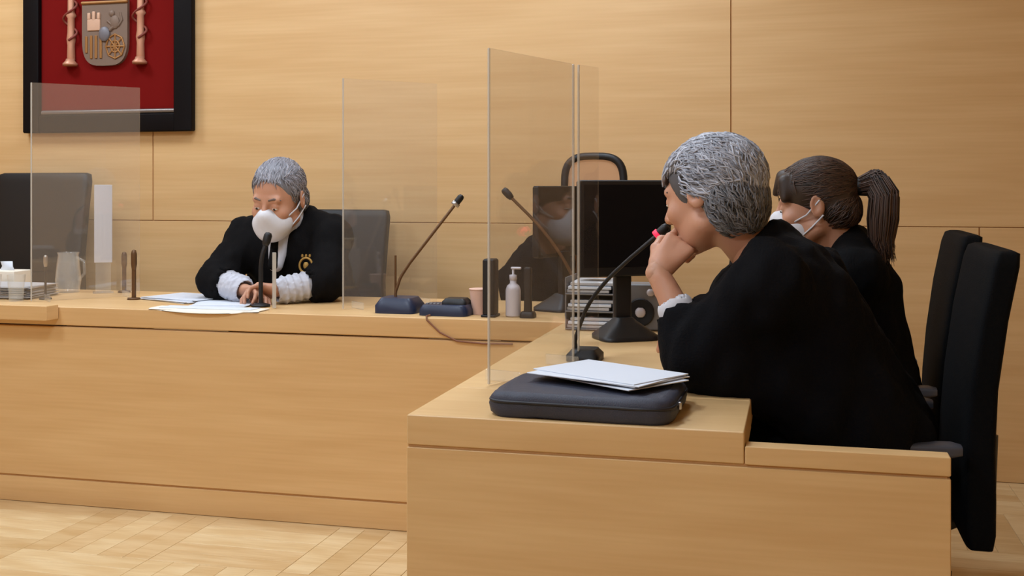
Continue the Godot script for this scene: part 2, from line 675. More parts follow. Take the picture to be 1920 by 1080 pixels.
# ---------- chairs ----------
func office_chair(at: Vector3, turn: float, label: String, top: float, half: float, fabric: Material, round_top: float, arms := true) -> Node3D:
	var o := thing("office_chair", at, label, "chair", "", turn)
	var secs := []
	var rows := [[0.40, 0.96, 0.028], [0.43, 1.0, 0.034], [0.5, 1.03, 0.036], [0.6, 1.0, 0.034], [0.72, 0.97, 0.032], [0.86, 0.99, 0.031], [0.97, 1.0, 0.03], [0.995, 0.97, 0.027], [1.0, 0.9, 0.015]]
	for r in rows:
		var f: float = (r[0] - 0.40) / 0.6
		var y: float = 0.40 + f * (top - 0.40)
		var z := -0.235 - 0.01 * sin(f * PI) * -1.0 - 0.055 * f * f
		secs.append([Vector3(0, y, z), Vector3(half * r[1] * (round_top if r[0] > 0.99 else 1.0), 0, 0), Vector3(0, 0, r[2]), 7.0])
	part("backrest", Geo.new().loft(secs, 40), fabric, o)
	var st := []
	for r in [[0.425, 0.9], [0.435, 0.98], [0.455, 1.0], [0.475, 0.98], [0.485, 0.9]]:
		st.append([Vector3(0, r[0], 0.015), Vector3(half * 1.02 * r[1], 0, 0), Vector3(0, 0, 0.20 * r[1]), 5.0])
	part("seat", Geo.new().loft(st, 40), fabric, o)
	part("back_bracket", Geo.new().tube([Vector3(0, 0.415, 0.0), Vector3(0, 0.40, -0.2), Vector3(0, 0.43, -0.275), Vector3(0, 0.6, -0.28)], [0.022], 8), M.chair_plastic, o)
	part("column", Geo.new().lathe([Vector2(0.03, 0.07), Vector2(0.03, 0.22), Vector2(0.02, 0.225), Vector2(0.02, 0.41), Vector2(0.07, 0.415), Vector2(0.07, 0.425)], Vector3.ZERO, 16), M.chair_plastic, o)
	for k in 5:
		var a := TAU * k / 5 + 0.3
		var d := Vector3(sin(a), 0, cos(a))
		var leg := part("leg", Geo.new().tube([d * 0.02 + Vector3(0, 0.1, 0), d * 0.26 + Vector3(0, 0.075, 0)], [0.026, 0.017], 8), M.chair_plastic, o)
		part("caster", Geo.new().lathe([Vector2(0.012, -0.02), Vector2(0.028, -0.016), Vector2(0.028, 0.016), Vector2(0.012, 0.02)], d * 0.265 + Vector3(0, 0.029, 0), 14, Basis(Vector3(d.z, 0, -d.x).cross(d).normalized(), Vector3(d.z, 0, -d.x), d)), M.chair_plastic, leg)
	if arms:
		for sx in [-1, 1]:
			var x: float = sx * (half + 0.03)
			var a := part("armrest", Geo.new().loft([[Vector3(x, 0.617, -0.19), Vector3(0.02, 0, 0), Vector3(0, 0.010, 0), 4.0], [Vector3(x, 0.617, -0.17), Vector3(0.028, 0, 0), Vector3(0, 0.014, 0), 4.0], [Vector3(x, 0.612, 0.05), Vector3(0.028, 0, 0), Vector3(0, 0.014, 0), 4.0], [Vector3(x, 0.608, 0.075), Vector3(0.02, 0, 0), Vector3(0, 0.010, 0), 4.0]], 20), M.arm_grey, o)
			part("arm_support", Geo.new().tube([Vector3(x * 0.7, 0.42, -0.06), Vector3(x, 0.43, -0.06), Vector3(x, 0.50, -0.07), Vector3(x, 0.61, -0.07)], [0.015], 8), M.chair_plastic, a)
	return o

func chairs() -> void:
	office_chair(Vector3(0.14, 0, -2.73), -PI / 2, "black upholstered high-back chair behind the grey-haired lawyer", 1.025, 0.225, M.chair_fabric, 0.97)
	office_chair(Vector3(0.17, 0, -3.42), -PI / 2, "black upholstered high-back chair behind the lawyer with the ponytail", 1.03, 0.225, M.chair_fabric, 0.97)
	office_chair(Vector3(-1.96, 0, -4.33), 0.0, "black leather chair on which the judge sits", 1.06, 0.245, M.chair_leather, 1.0)
	office_chair(Vector3(-3.44, 0, -4.33), 0.0, "empty black leather chair behind the bench, beneath the coat of arms", 1.225, 0.245, M.chair_leather, 1.0)
	# arched chair behind the monitor
	var s := Vector3(-0.776, 0, -4.25)
	var o := thing("arched_chair", s, "chair with a black arched frame and tan back behind the monitor", "chair")
	var pts := []
	for k in 21:
		var a := PI * k / 20
		pts.append(Vector3(-0.118 * signf(cos(a)) * pow(absf(cos(a)), 0.6), 1.16 + 0.12 * pow(sin(a), 0.6), -0.15))
	pts.push_front(Vector3(-0.15, 0.48, -0.12))
	pts.append(Vector3(0.15, 0.48, -0.12))
	part("back_frame", Geo.new().tube(pts, [0.016], 10), M.black_plastic, o)
	part("back_panel", Geo.new().loft([[Vector3(0, 0.5, -0.125), Vector3(0.14, 0, 0), Vector3(0, 0, 0.008), 4.0], [Vector3(0, 1.15, -0.15), Vector3(0.115, 0, 0), Vector3(0, 0, 0.008), 4.0], [Vector3(0, 1.25, -0.15), Vector3(0.1, 0, 0), Vector3(0, 0, 0.008), 4.0], [Vector3(0, 1.275, -0.15), Vector3(0.06, 0, 0), Vector3(0, 0, 0.008), 4.0]], 28), M.tan_mesh, o)
	part("seat", Geo.new().loft([[Vector3(0, 0.43, 0.06), Vector3(0.2, 0, 0), Vector3(0, 0, 0.19), 5.0], [Vector3(0, 0.46, 0.06), Vector3(0.22, 0, 0), Vector3(0, 0, 0.21), 5.0], [Vector3(0, 0.48, 0.06), Vector3(0.2, 0, 0), Vector3(0, 0, 0.19), 5.0]], 28), M.black_plastic, o)
	for x in [-1, 1]:
		for z in [-0.12, 0.23]:
			part("leg", Geo.new().tube([Vector3(x * 0.17, 0.44, z), Vector3(x * 0.19, 0.0, z + (0.02 if z > 0 else -0.02))], [0.014], 8), M.black_plastic, o)

	part("armrest", Geo.new().tube([Vector3(-0.15, 0.70, -0.13), Vector3(-0.27, 0.70, -0.1), Vector3(-0.29, 0.70, 0.1), Vector3(-0.27, 0.46, 0.14), Vector3(-0.19, 0.45, 0.14)], [0.013], 8), M.black_plastic, o)
	# a robe thrown over its side
	var cs := Vector3(-0.99, 0.72, -4.33)
	var rb := thing("draped_robe", cs, "dark robe thrown over the side of the arched chair", "robe")
	part("cloth", folds(nets([cap(Vector3(-1.075, 0.56, -4.30), Vector3(-1.08, 0.80, -4.31), 0.055, 0.05, 0.05), cap(Vector3(-1.08, 0.80, -4.31), Vector3(-0.91, 0.985, -4.34), 0.055, 0.06, 0.05), cap(Vector3(-0.91, 0.985, -4.34), Vector3(-0.90, 0.56, -4.30), 0.06, 0.07, 0.06), cap(Vector3(-0.99, 0.86, -4.32), Vector3(-0.99, 0.56, -4.30), 0.07, 0.065, 0.06)], 0.012, Geo.new()), 0.016, Vector3(16, 5, 16), 41), M.robe, rb, cs)

# ---------- people ----------
func frame(fwd: Vector3, tilt := 0.0) -> Basis:
	var z := fwd.normalized()
	var x := Vector3.UP.cross(z).normalized()
	var y := z.cross(x)
	return Basis(x, y, z).rotated(z, tilt)
func head_prims(c: Vector3, q: Basis, s: float, neck: Vector3) -> Array:
	var P := []
	var L := func(x: float, y: float, z: float) -> Vector3: return c + q * (Vector3(x, y, z) * s)
	var e := func(x: float, y: float, z: float, rx: float, ry: float, rz: float, k := 0.02, op := 1) -> void:
		P.append(ell(c + q * (Vector3(x, y, z) * s), Vector3(rx, ry, rz) * s, q, k * s, op))
	e.call(0.0, 0.035, -0.012, 0.075, 0.085, 0.096)
	e.call(0.0, -0.03, 0.035, 0.059, 0.083, 0.058, 0.03)
	P.append(cap(L.call(-0.045, -0.065, 0.0), L.call(-0.018, -0.097, 0.06), 0.026 * s, 0.018 * s, 0.025))
	P.append(cap(L.call(0.045, -0.065, 0.0), L.call(0.018, -0.097, 0.06), 0.026 * s, 0.018 * s, 0.025))
	e.call(0.0, -0.1, 0.072, 0.022, 0.018, 0.016, 0.02)
	P.append(cap(L.call(-0.036, 0.02, 0.078), L.call(0.036, 0.02, 0.078), 0.012 * s, 0.012 * s, 0.015))
	for sx in [-1.0, 1.0]:
		e.call(sx * 0.031, -0.001, 0.098, 0.017, 0.011, 0.014, 0.012, -1)
		e.call(sx * 0.04, -0.03, 0.066, 0.022, 0.02, 0.02, 0.02)
		e.call(sx * 0.031, -0.001, 0.081, 0.0125, 0.0115, 0.0115, 0.004)
	P.append(cap(L.call(0, 0.012, 0.088), L.call(0, -0.032, 0.111), 0.008 * s, 0.012 * s, 0.01))
	for sx in [-1.0, 1.0]:
		e.call(sx * 0.012, -0.036, 0.1, 0.008, 0.007, 0.01, 0.008)
	P.append(cap(L.call(-0.018, -0.06, 0.087), L.call(0.018, -0.06, 0.087), 0.007 * s, 0.007 * s, 0.008))
	P.append(cap(L.call(-0.016, -0.072, 0.086), L.call(0.016, -0.072, 0.086), 0.008 * s, 0.008 * s, 0.008))
	P.append(cap(L.call(-0.022, -0.0655, 0.096), L.call(0.022, -0.0655, 0.096), 0.002 * s, 0.002 * s, 0.004, -1))
	for sx in [-1.0, 1.0]:
		var eq := q * Basis(Vector3.UP, sx * 0.35)
		P.append(ell(L.call(sx * 0.08, -0.004, -0.012), Vector3(0.008, 0.033, 0.021) * s, eq, 0.006))
		P.append(ell(L.call(sx * 0.088, 0.0, -0.008), Vector3(0.006, 0.02, 0.011) * s, eq, 0.004, -1))
	P.append(cap(L.call(0, -0.05, -0.03), neck, 0.053 * s, 0.06 * s, 0.02))
	return P
# a hand: fingers along +z of q, palm facing -y, thumb on the +x side times m
func hand_prims(w: Vector3, q: Basis, s: float, m: float, curl: Array, spread := 0.12) -> Array:
	var P := []
	var L := func(x: float, y: float, z: float) -> Vector3: return w + q * (Vector3(x * m, y, z) * s)
	P.append(cap(L.call(0.0, 0, -0.006), L.call(0.0, 0, 0.02), 0.023 * s, 0.023 * s, 0.01))
	for k in 4:
		var x: float = [0.029, 0.010, -0.010, -0.028][k]
		P.append(cap(L.call(x * 0.55, 0.0, 0.018), L.call(x, 0.002, 0.085), 0.0165 * s, 0.0115 * s, 0.012))
	for k in 4:
		var x: float = [0.029, 0.010, -0.010, -0.028][k]
		var ln: float = [0.040, 0.045, 0.042, 0.033][k]
		var p := Vector3(x, 0.002, 0.085)
		var a := 0.0
		var yaw: float = x / 0.03 * spread
		for b in 3:
			a += curl[k] * [0.9, 1.15, 0.8][b]
			var d := Vector3(sin(yaw) * cos(a), -sin(a), cos(a) * cos(yaw))
			var nx: Vector3 = p + d * ln * [1.0, 0.68, 0.52][b]
			var r: float = [0.0095, 0.0086, 0.0078][b] - (0.0008 if k == 3 else 0.0)
			P.append(cap(L.call(p.x, p.y, p.z), L.call(nx.x, nx.y, nx.z), r * s, (r - 0.0007) * s, 0.003))
			p = nx
	var tp := [Vector3(0.018, -0.006, 0.02), Vector3(0.042, -0.014, 0.048), Vector3(0.05, -0.022 - 0.01 * curl[4], 0.078), Vector3(0.05 - 0.018 * curl[4], -0.028 - 0.014 * curl[4], 0.102)]
	for b in 3:
		P.append(cap(L.call(tp[b].x, tp[b].y, tp[b].z), L.call(tp[b + 1].x, tp[b + 1].y, tp[b + 1].z), [0.016, 0.0115, 0.0098][b] * s, [0.0115, 0.0098, 0.0085][b] * s, 0.006))
	return P
# fine locks of hair that start on the scalp and follow a flow over it, each with a tone of its own
func locks(g: Geo, tone: PackedColorArray, c: Vector3, q: Basis, r: Vector3, count: int, rng: RandomNumberGenerator, keep: Callable, flow: Callable, arc: float, rad: float, wave: float, lift: float, dark: Color, light: Color) -> void:
	while tone.size() < g.v.size():
		tone.append(dark.lerp(light, 0.25))
	var made := 0
	for tries in count * 12:
		if made >= count:
			break
		var d := Vector3(rng.randfn(), rng.randfn(), rng.randfn()).normalized()
		if not keep.call(d):
			continue
		made += 1
		var pts := []
		var ln := arc * rng.randf_range(0.6, 1.2) / 5.0
		var side := rng.randfn() * 0.25
		var ph := rng.randf() * TAU
		var up := lift * rng.randf_range(0.3, 1.0)
		for k in 6:
			var f: Vector3 = flow.call(d)
			f = (f - d * f.dot(d)).normalized()
			var w := d.cross(f)
			pts.append(c + q * (d * r * (1.0 + up * sin(k / 5.0 * 2.4)) + w * sin(ph + k * 1.5) * wave * k / 5.0))
			d = (d + (f + w * side) * ln).normalized()
		g.tube(pts, [rad * 0.6, rad, rad, rad, rad * 0.7, rad * 0.15], 4)
		var t := dark.lerp(light, clampf(rng.randfn() * 0.28 + 0.5, 0.0, 1.0))
		while tone.size() < g.v.size():
			tone.append(t)

func wear_mask(o: Node3D, c: Vector3, q: Basis, s: float, shift: Vector3) -> void:
	var L := func(x: float, y: float, z: float) -> Vector3: return c + q * (Vector3(x, y, z) * s)
	var P := [ell(L.call(0, -0.068, 0.056), Vector3(0.066, 0.052, 0.062) * s, q, 0.01), ell(L.call(0, -0.04, 0.088), Vector3(0.03, 0.028, 0.034) * s, q, 0.03), ell(L.call(0, -0.095, 0.066), Vector3(0.04, 0.03, 0.045) * s, q, 0.03), ell(L.call(0, -0.026, 0.098), Vector3(0.02, 0.02, 0.025) * s, q, 0.02),
		ell(L.call(0, -0.03, 0.0), Vector3(0.09, 0.2, 0.03) * s, q, 0.01, -1)]
	var m := part("face_mask", nets(P, 0.006, Geo.new()), M.mask_white, o, shift)
	for sx in [-1.0, 1.0]:
		var st := Geo.new()
		st.tube([L.call(sx * 0.06, -0.04, 0.055), L.call(sx * 0.074, -0.025, 0.02), L.call(sx * 0.084, 0.012, -0.02)], [0.0025 * s], 5)
		st.tube([L.call(sx * 0.055, -0.085, 0.045), L.call(sx * 0.072, -0.06, 0.01), L.call(sx * 0.084, -0.03, -0.025)], [0.0025 * s], 5)
		part("ear_loop", st, M.mask_white, m, shift)

func eyes(o: Node3D, c: Vector3, q: Basis, s: float, shift: Vector3, brow: Material) -> void:
	for sx in [-1.0, 1.0]:
		var p := c + q * (Vector3(sx * 0.031, -0.006, 0.0828) * s)
		var w := part("eye", Geo.new().ball(p, Vector3(0.0105, 0.0048, 0.0105) * s, 12, q), M.eye_white, o, shift)
		part("iris", Geo.new().ball(p + q * (Vector3(0, -0.0015, 0.0075) * s), Vector3(0.005, 0.0045, 0.0035) * s, 10, q), M.iris, w, shift)
		part("eyebrow", Geo.new().tube([c + q * (Vector3(sx * 0.014, 0.022, 0.092) * s), c + q * (Vector3(sx * 0.032, 0.027, 0.089) * s), c + q * (Vector3(sx * 0.05, 0.019, 0.075) * s)], [0.003 * s, 0.0045 * s, 0.002 * s], 6), brow, o, shift)

func folds(g: Geo, amp: float, fx: Vector3, seed_: int) -> Geo:
	var n := FastNoiseLite.new()
	n.seed = seed_
	n.frequency = 1.0
	n.fractal_octaves = 2
	var nor := PackedVector3Array()
	nor.resize(g.v.size())
	for k in range(0, g.t.size(), 3):
		var f := (g.v[g.t[k + 2]] - g.v[g.t[k]]).cross(g.v[g.t[k + 1]] - g.v[g.t[k]])
		nor[g.t[k]] += f
		nor[g.t[k + 1]] += f
		nor[g.t[k + 2]] += f
	for k in g.v.size():
		g.v[k] += nor[k].normalized() * n.get_noise_3dv(g.v[k] * fx) * amp
	return g

func judge() -> void:
	var s := Vector3(-1.95, 0, -4.4)
	var o := thing("person", s, "judge with short grey hair, black robe and white mask, hands clasped on bench", "person")
	var hc := Vector3(-1.93, 1.118, -3.975)
	var q := frame(Vector3(-0.04, -0.32, 0.94), -0.06)
	var hs := 1.17
	var neck := Vector3(-1.945, 1.0, -4.1)
	var sl := Vector3(-2.125, 0.955, -4.1)
	var sr := Vector3(-1.765, 0.965, -4.1)
	var el := Vector3(-2.165, 0.80, -3.93)
	var er := Vector3(-1.735, 0.80, -3.98)
	var wl := Vector3(-2.015, 0.772, -3.85)
	var wr := Vector3(-1.865, 0.772, -3.86)
	var B := [cap(Vector3(-2.05, 0.58, -4.37), Vector3(-1.85, 0.58, -4.37), 0.1, 0.1), cap(Vector3(-2.02, 0.6, -4.36), Vector3(-2.03, 0.9, -4.14), 0.1, 0.09), cap(Vector3(-1.88, 0.6, -4.36), Vector3(-1.86, 0.9, -4.14), 0.1, 0.09),
		cap(sl, neck, 0.05, 0.055), cap(sr, neck, 0.05, 0.055), cap(sl, el, 0.048, 0.04), cap(sr, er, 0.048, 0.04), cap(el, wl, 0.038, 0.027), cap(er, wr, 0.038, 0.027)]
	for x in [-2.06, -1.84]:
		B += [cap(Vector3(x, 0.56, -4.35), Vector3(x, 0.53, -3.96), 0.075, 0.055), cap(Vector3(x, 0.53, -3.96), Vector3(x, 0.09, -3.98), 0.05, 0.035), cap(Vector3(x, 0.05, -3.99), Vector3(x, 0.04, -3.84), 0.038, 0.03)]
	var skin := nets(B, 0.014, Geo.new())
	nets(head_prims(hc, q, hs, neck), 0.0045, skin)
	nets(hand_prims(wl, frame(Vector3(0.9, -0.05, 0.35), -0.5), 0.98, 1.0, [0.45, 0.5, 0.55, 0.6, 0.6]), 0.0038, skin)
	nets(hand_prims(wr, frame(Vector3(-0.86, 0.12, 0.45), 0.5), 0.98, -1.0, [0.5, 0.55, 0.6, 0.6, 0.6]), 0.0038, skin)
	part("body", skin, M.skin, o, s)
	eyes(o, hc, q, hs, s, M.brow)
	wear_mask(o, hc, q, hs, s)
	# short hair
	var H := [ell(hc + q * (Vector3(0, 0.042, -0.018) * hs), Vector3(0.081, 0.087, 0.1) * hs, q, 0.01), ell(hc + q * (Vector3(0, -0.02, -0.06) * hs), Vector3(0.072, 0.07, 0.06) * hs, q, 0.02),
		ell(hc + q * (Vector3(0, -0.0, 0.11) * hs), Vector3(0.1, 0.088, 0.075) * hs, q, 0.012, -1), ell(hc + q * (Vector3(0, -0.12, -0.02) * hs), Vector3(0.1, 0.09, 0.1) * hs, q, 0.012, -1)]
	var hg := nets(H, 0.006, Geo.new())
	var rng := RandomNumberGenerator.new()
	rng.seed = 8
	var tone := PackedColorArray()
	locks(hg, tone, hc + q * (Vector3(0, 0.038, -0.018) * hs), q, Vector3(0.081, 0.088, 0.1) * hs, 1500, rng, func(d: Vector3) -> bool: return (d.z < 0.55 and d.y > -0.35) or (d.y > 0.45 and d.z < 0.82), func(d: Vector3) -> Vector3: return Vector3(d.x * 0.6 + 0.3, 0.1, 1.0) if d.y > 0.55 else Vector3(0, -1, -0.5), 0.35, 0.0017, 0.002, 0.04, Color(0.10, 0.10, 0.115), Color(0.45, 0.44, 0.49))
	locks(hg, tone, hc + q * (Vector3(0, -0.02, -0.06) * hs), q, Vector3(0.074, 0.072, 0.062) * hs, 500, rng, func(d: Vector3) -> bool: return d.y > -0.4 and d.z < 0.7, func(_d: Vector3) -> Vector3: return Vector3(0, -1, -0.4), 0.4, 0.0017, 0.002, 0.04, Color(0.09, 0.09, 0.10), Color(0.38, 0.37, 0.41))
	part("hair", hg, M.hair_grey, o, s, tone)
	# robe
	var cl := el.lerp(wl, 0.35)
	var cr := er.lerp(wr, 0.25)
	var R := [cap(Vector3(-2.05, 0.6, -4.36), Vector3(-1.85, 0.6, -4.36), 0.125, 0.125), cap(Vector3(-2.03, 0.62, -4.34), Vector3(-2.04, 0.9, -4.13), 0.135, 0.115), cap(Vector3(-1.87, 0.62, -4.34), Vector3(-1.85, 0.9, -4.13), 0.135, 0.115), cap(Vector3(-1.95, 0.66, -4.2), Vector3(-1.945, 0.93, -4.08), 0.12, 0.1, 0.06),
		cap(sl, neck + Vector3(-0.03, 0.03, -0.02), 0.078, 0.055, 0.04), cap(sr, neck + Vector3(0.03, 0.035, -0.02), 0.078, 0.06, 0.04), cap(sl, el, 0.075, 0.072, 0.04), cap(sr, er, 0.075, 0.078, 0.04), cap(el, cl, 0.07, 0.062), cap(er, cr, 0.075, 0.066),
		cap(Vector3(-2.06, 0.58, -4.32), Vector3(-2.06, 0.55, -3.98), 0.1, 0.085), cap(Vector3(-1.84, 0.58, -4.32), Vector3(-1.84, 0.55, -3.98), 0.1, 0.085), cap(Vector3(-1.95, 0.53, -4.0), Vector3(-1.95, 0.2, -4.0), 0.1, 0.12, 0.06), cap(Vector3(-2.06, 0.53, -4.0), Vector3(-2.07, 0.2, -4.0), 0.085, 0.1, 0.05), cap(Vector3(-1.84, 0.53, -4.0), Vector3(-1.83, 0.2, -4.0), 0.085, 0.1, 0.05),
		cap(neck, hc, 0.066, 0.066, 0.02, -1), cap(neck + Vector3(0.0, 0.04, 0.1), Vector3(-1.935, 0.86, -3.93), 0.05, 0.02, 0.02, -1),
		cap(cl, wl + (wl - cl), 0.05, 0.06, 0.01, -1), cap(cr, wr + (wr - cr), 0.05, 0.06, 0.01, -1)]
	var rg := folds(nets(R, 0.012, Geo.new()), 0.012, Vector3(14, 5, 14), 2)
	part("robe", rg, M.robe, o, s)
	# white lace cuffs
	for a in [[cl, wl, 3], [cr, wr, 4]]:
		var d: Vector3 = (a[1] - a[0]).normalized()
		var C := [cap(a[0] - d * 0.02, a[1] - d * 0.005, 0.05, 0.047, 0.01), cap(a[1], a[1] + d * 0.2, 0.036, 0.04, 0.006, -1)]
		for k in 5:
			var p: Vector3 = a[0].lerp(a[1], 0.1 + 0.2 * k)
			C.insert(1, ell(p, Vector3(0.056, 0.056, 0.007), frame(d), 0.01))
		part("lace_cuff", folds(nets(C, 0.005, Geo.new()), 0.0025, Vector3(45, 45, 45), a[2]), M.lace, o, s)
	# shirt front and tie in the robe's opening
	part("shirt_front", nets([cap(Vector3(-1.945, 1.0, -4.03), Vector3(-1.935, 0.86, -3.965), 0.05, 0.028), cap(neck, neck + (hc - neck) * 0.35, 0.073, 0.073)], 0.008, Geo.new()), M.shirt, o, s)
	part("tie", nets([cap(Vector3(-1.942, 0.985, -3.985), Vector3(-1.937, 0.86, -3.945), 0.016, 0.02, 0.01)], 0.006, Geo.new()), M.robe, o, s)
	# embroidered badge on the chest
	var bp := Vector3(-1.80, 0.862, -3.7)
	for k in 200:
		if dist(bp, R) < 0.004:
			break
		bp += Vector3(0, 0, -0.003)
	var bq := frame(Vector3(0.25, 0.12, 1.0))
	var bg := Geo.new()
	var ring := []
	for k in 25:
		var a := TAU * k / 24
		ring.append(bp + bq * Vector3(cos(a) * 0.024, sin(a) * 0.028, 0.004))
	bg.tube(ring, [0.0045], 6)
	bg.ball(bp + bq * Vector3(0, 0, 0.002), Vector3(0.011, 0.014, 0.006), 12, bq)
	for x in [-0.014, 0.0, 0.014]:
		bg.ball(bp + bq * Vector3(x, 0.036, 0.003), Vector3(0.005, 0.008, 0.005), 8, bq)
	part("embroidered_badge", bg, M.gold_thread, o, s).set_meta("label", "gold embroidered round badge")

func lawyer() -> void:
	var s := Vector3(0.14, 0, -2.66)
	var o := thing("person", s, "lawyer with thick curly grey hair in black robe, hand at mouth", "person")
	var hc := Vector3(-0.186, 1.142, -2.535)
	var q := frame(Vector3(-0.87, -0.22, -0.42), 0.05)
	var hs := 1.02
	var neck := Vector3(-0.085, 1.02, -2.56)
	var sl := Vector3(-0.05, 0.955, -2.40)
	var sr := Vector3(-0.07, 0.965, -2.76)
	var el := Vector3(-0.2, 0.80, -2.43)
	var er := Vector3(-0.14, 0.805, -2.88)
	var wl := Vector3(-0.296, 0.975, -2.47)
	var wr := Vector3(-0.235, 0.772, -2.95)
	var hip := Vector3(0.16, 0.6, -2.66)
	var B := [cap(hip + Vector3(0, 0, 0.1), hip + Vector3(0, 0, -0.1), 0.1, 0.1), cap(hip + Vector3(0, 0, 0.08), Vector3(-0.02, 0.92, -2.49), 0.1, 0.09), cap(hip + Vector3(0, 0, -0.08), Vector3(-0.02, 0.92, -2.67), 0.1, 0.09), cap(sl, neck, 0.05, 0.055), cap(sr, neck, 0.05, 0.055),
		cap(sl, el, 0.048, 0.04), cap(sr, er, 0.048, 0.04), cap(el, wl, 0.038, 0.026), cap(er, wr, 0.038, 0.026)]
	for z in [-2.56, -2.77]:
		B += [cap(Vector3(0.14, 0.56, z), Vector3(-0.28, 0.53, z), 0.075, 0.055), cap(Vector3(-0.28, 0.53, z), Vector3(-0.26, 0.09, z), 0.05, 0.035), cap(Vector3(-0.25, 0.05, z), Vector3(-0.40, 0.04, z), 0.038, 0.03)]
	var skin := nets(B, 0.014, Geo.new())
	nets(head_prims(hc, q, hs, neck), 0.0045, skin)
	nets(hand_prims(wl, frame(Vector3(0.42, 0.52, -0.30), 0.9), 0.95, 1.0, [0.75, 0.85, 0.95, 1.0, 0.9]), 0.0038, skin)
	nets(hand_prims(wr, frame(Vector3(-0.9, -0.03, -0.3)), 0.95, -1.0, [0.55, 0.6, 0.65, 0.65, 0.6]), 0.0038, skin)
	part("body", skin, M.skin, o, s)
	eyes(o, hc, q, hs, s, M.brow)
	# thick wavy hair
	var r := Vector3(0.089, 0.094, 0.112) * hs
	var top := hc + q * (Vector3(0, 0.03, -0.018) * hs)
	var H := [ell(top, r * 0.96, q, 0.01), ell(hc + q * (Vector3(0, -0.035, -0.066) * hs), Vector3(0.072, 0.07, 0.055) * hs, q, 0.03), ell(hc + q * (Vector3(0, -0.03, 0.118) * hs), Vector3(0.13, 0.092, 0.084) * hs, q, 0.012, -1), ell(hc + q * (Vector3(0, -0.14, 0.015) * hs), Vector3(0.1, 0.1, 0.1) * hs, q, 0.012, -1),
		ell(hc + q * (Vector3(0.09, -0.02, 0.0) * hs), Vector3(0.03, 0.042, 0.032) * hs, q, 0.01, -1), ell(hc + q * (Vector3(-0.09, -0.02, 0.0) * hs), Vector3(0.03, 0.042, 0.032) * hs, q, 0.01, -1)]
	var rng := RandomNumberGenerator.new()
	rng.seed = 21
	var hg := nets(H, 0.006, Geo.new())
	var tone := PackedColorArray()
	# dark grey strands at the nape, silver ones on the crown
	locks(hg, tone, hc + q * (Vector3(0, -0.022, -0.06) * hs), q, Vector3(0.083, 0.084, 0.066) * hs, 1100, rng, func(d: Vector3) -> bool: return d.z < 0.75 and d.y > -0.75, func(d: Vector3) -> Vector3: return Vector3(d.x * 0.2, -1, -0.5), 0.55, 0.0021, 0.006, 0.06, Color(0.03, 0.03, 0.033), Color(0.25, 0.25, 0.27))
	locks(hg, tone, top, q, r * 1.0, 1900, rng, func(d: Vector3) -> bool: return (d.z < 0.4 and d.y > -0.3) or (d.y > 0.5 and d.z < 0.85), func(d: Vector3) -> Vector3: return Vector3(d.x * 0.3, -0.55, -0.8) if d.z < 0.55 else Vector3(d.x, 0.2, 1.0), 0.7, 0.0022, 0.010, 0.09, Color(0.10, 0.10, 0.115), Color(0.58, 0.60, 0.68))
	locks(hg, tone, top, q, r * 0.97, 420, rng, func(d: Vector3) -> bool: return d.y > 0.22 and d.z > 0.25 and d.z < 0.9, func(d: Vector3) -> Vector3: return Vector3(d.x * 0.6, 0.7, -0.7), 0.55, 0.0022, 0.008, 0.13, Color(0.14, 0.14, 0.16), Color(0.6, 0.62, 0.7))
	part("hair", hg, M.hair_silver, o, s, tone)
	# robe
	var cu := el.lerp(wl, 0.42)
	var R := [cap(hip + Vector3(0, 0, 0.1), hip + Vector3(0, 0, -0.1), 0.125, 0.125), cap(hip + Vector3(0, 0.0, 0.09), Vector3(0.0, 0.92, -2.5), 0.13, 0.12), cap(hip + Vector3(0, 0, -0.09), Vector3(0.0, 0.92, -2.68), 0.13, 0.12), cap(hip + Vector3(-0.06, 0.05, 0), Vector3(-0.08, 0.88, -2.58), 0.16, 0.12, 0.06),
		cap(sl, neck + Vector3(0.035, 0.0, 0.03), 0.078, 0.06, 0.05), cap(sr, neck + Vector3(0.035, 0.0, -0.03), 0.078, 0.06, 0.05), cap(sl, el, 0.085, 0.085, 0.05), cap(sr, er, 0.08, 0.075, 0.05), cap(el, cu, 0.075, 0.058, 0.03), cap(er, er.lerp(wr, 0.6), 0.07, 0.05),
		cap(el + Vector3(0.03, -0.0, 0.02), Vector3(0.12, 0.66, -2.5), 0.07, 0.1, 0.05), cap(Vector3(0.14, 0.57, -2.56), Vector3(-0.24, 0.55, -2.56), 0.1, 0.08), cap(Vector3(0.14, 0.57, -2.77), Vector3(-0.24, 0.55, -2.77), 0.1, 0.08), cap(Vector3(-0.24, 0.55, -2.56), Vector3(-0.24, 0.18, -2.57), 0.09, 0.11, 0.05), cap(Vector3(-0.24, 0.55, -2.77), Vector3(-0.24, 0.18, -2.76), 0.09, 0.11, 0.05), cap(Vector3(0.1, 0.56, -2.5), Vector3(0.08, 0.25, -2.47), 0.06, 0.05, 0.05),
		cap(neck + Vector3(-0.01, 0.02, 0), hc + Vector3(-0.01, 0, 0), 0.062, 0.062, 0.02, -1), cap(cu, wl + (wl - cu), 0.044, 0.055, 0.01, -1)]
	part("robe", folds(nets(R, 0.012, Geo.new()), 0.016, Vector3(11, 5, 11), 6), M.robe_navy, o, s)
	part("shirt_cuff", nets([cap(cu - (wl - cu) * 0.1, cu.lerp(wl, 0.2), 0.043, 0.041, 0.01), cap(cu.lerp(wl, 0.1), wl + (wl - cu), 0.032, 0.033, 0.003, -1)], 0.0045, Geo.new()), M.shirt, o, s)

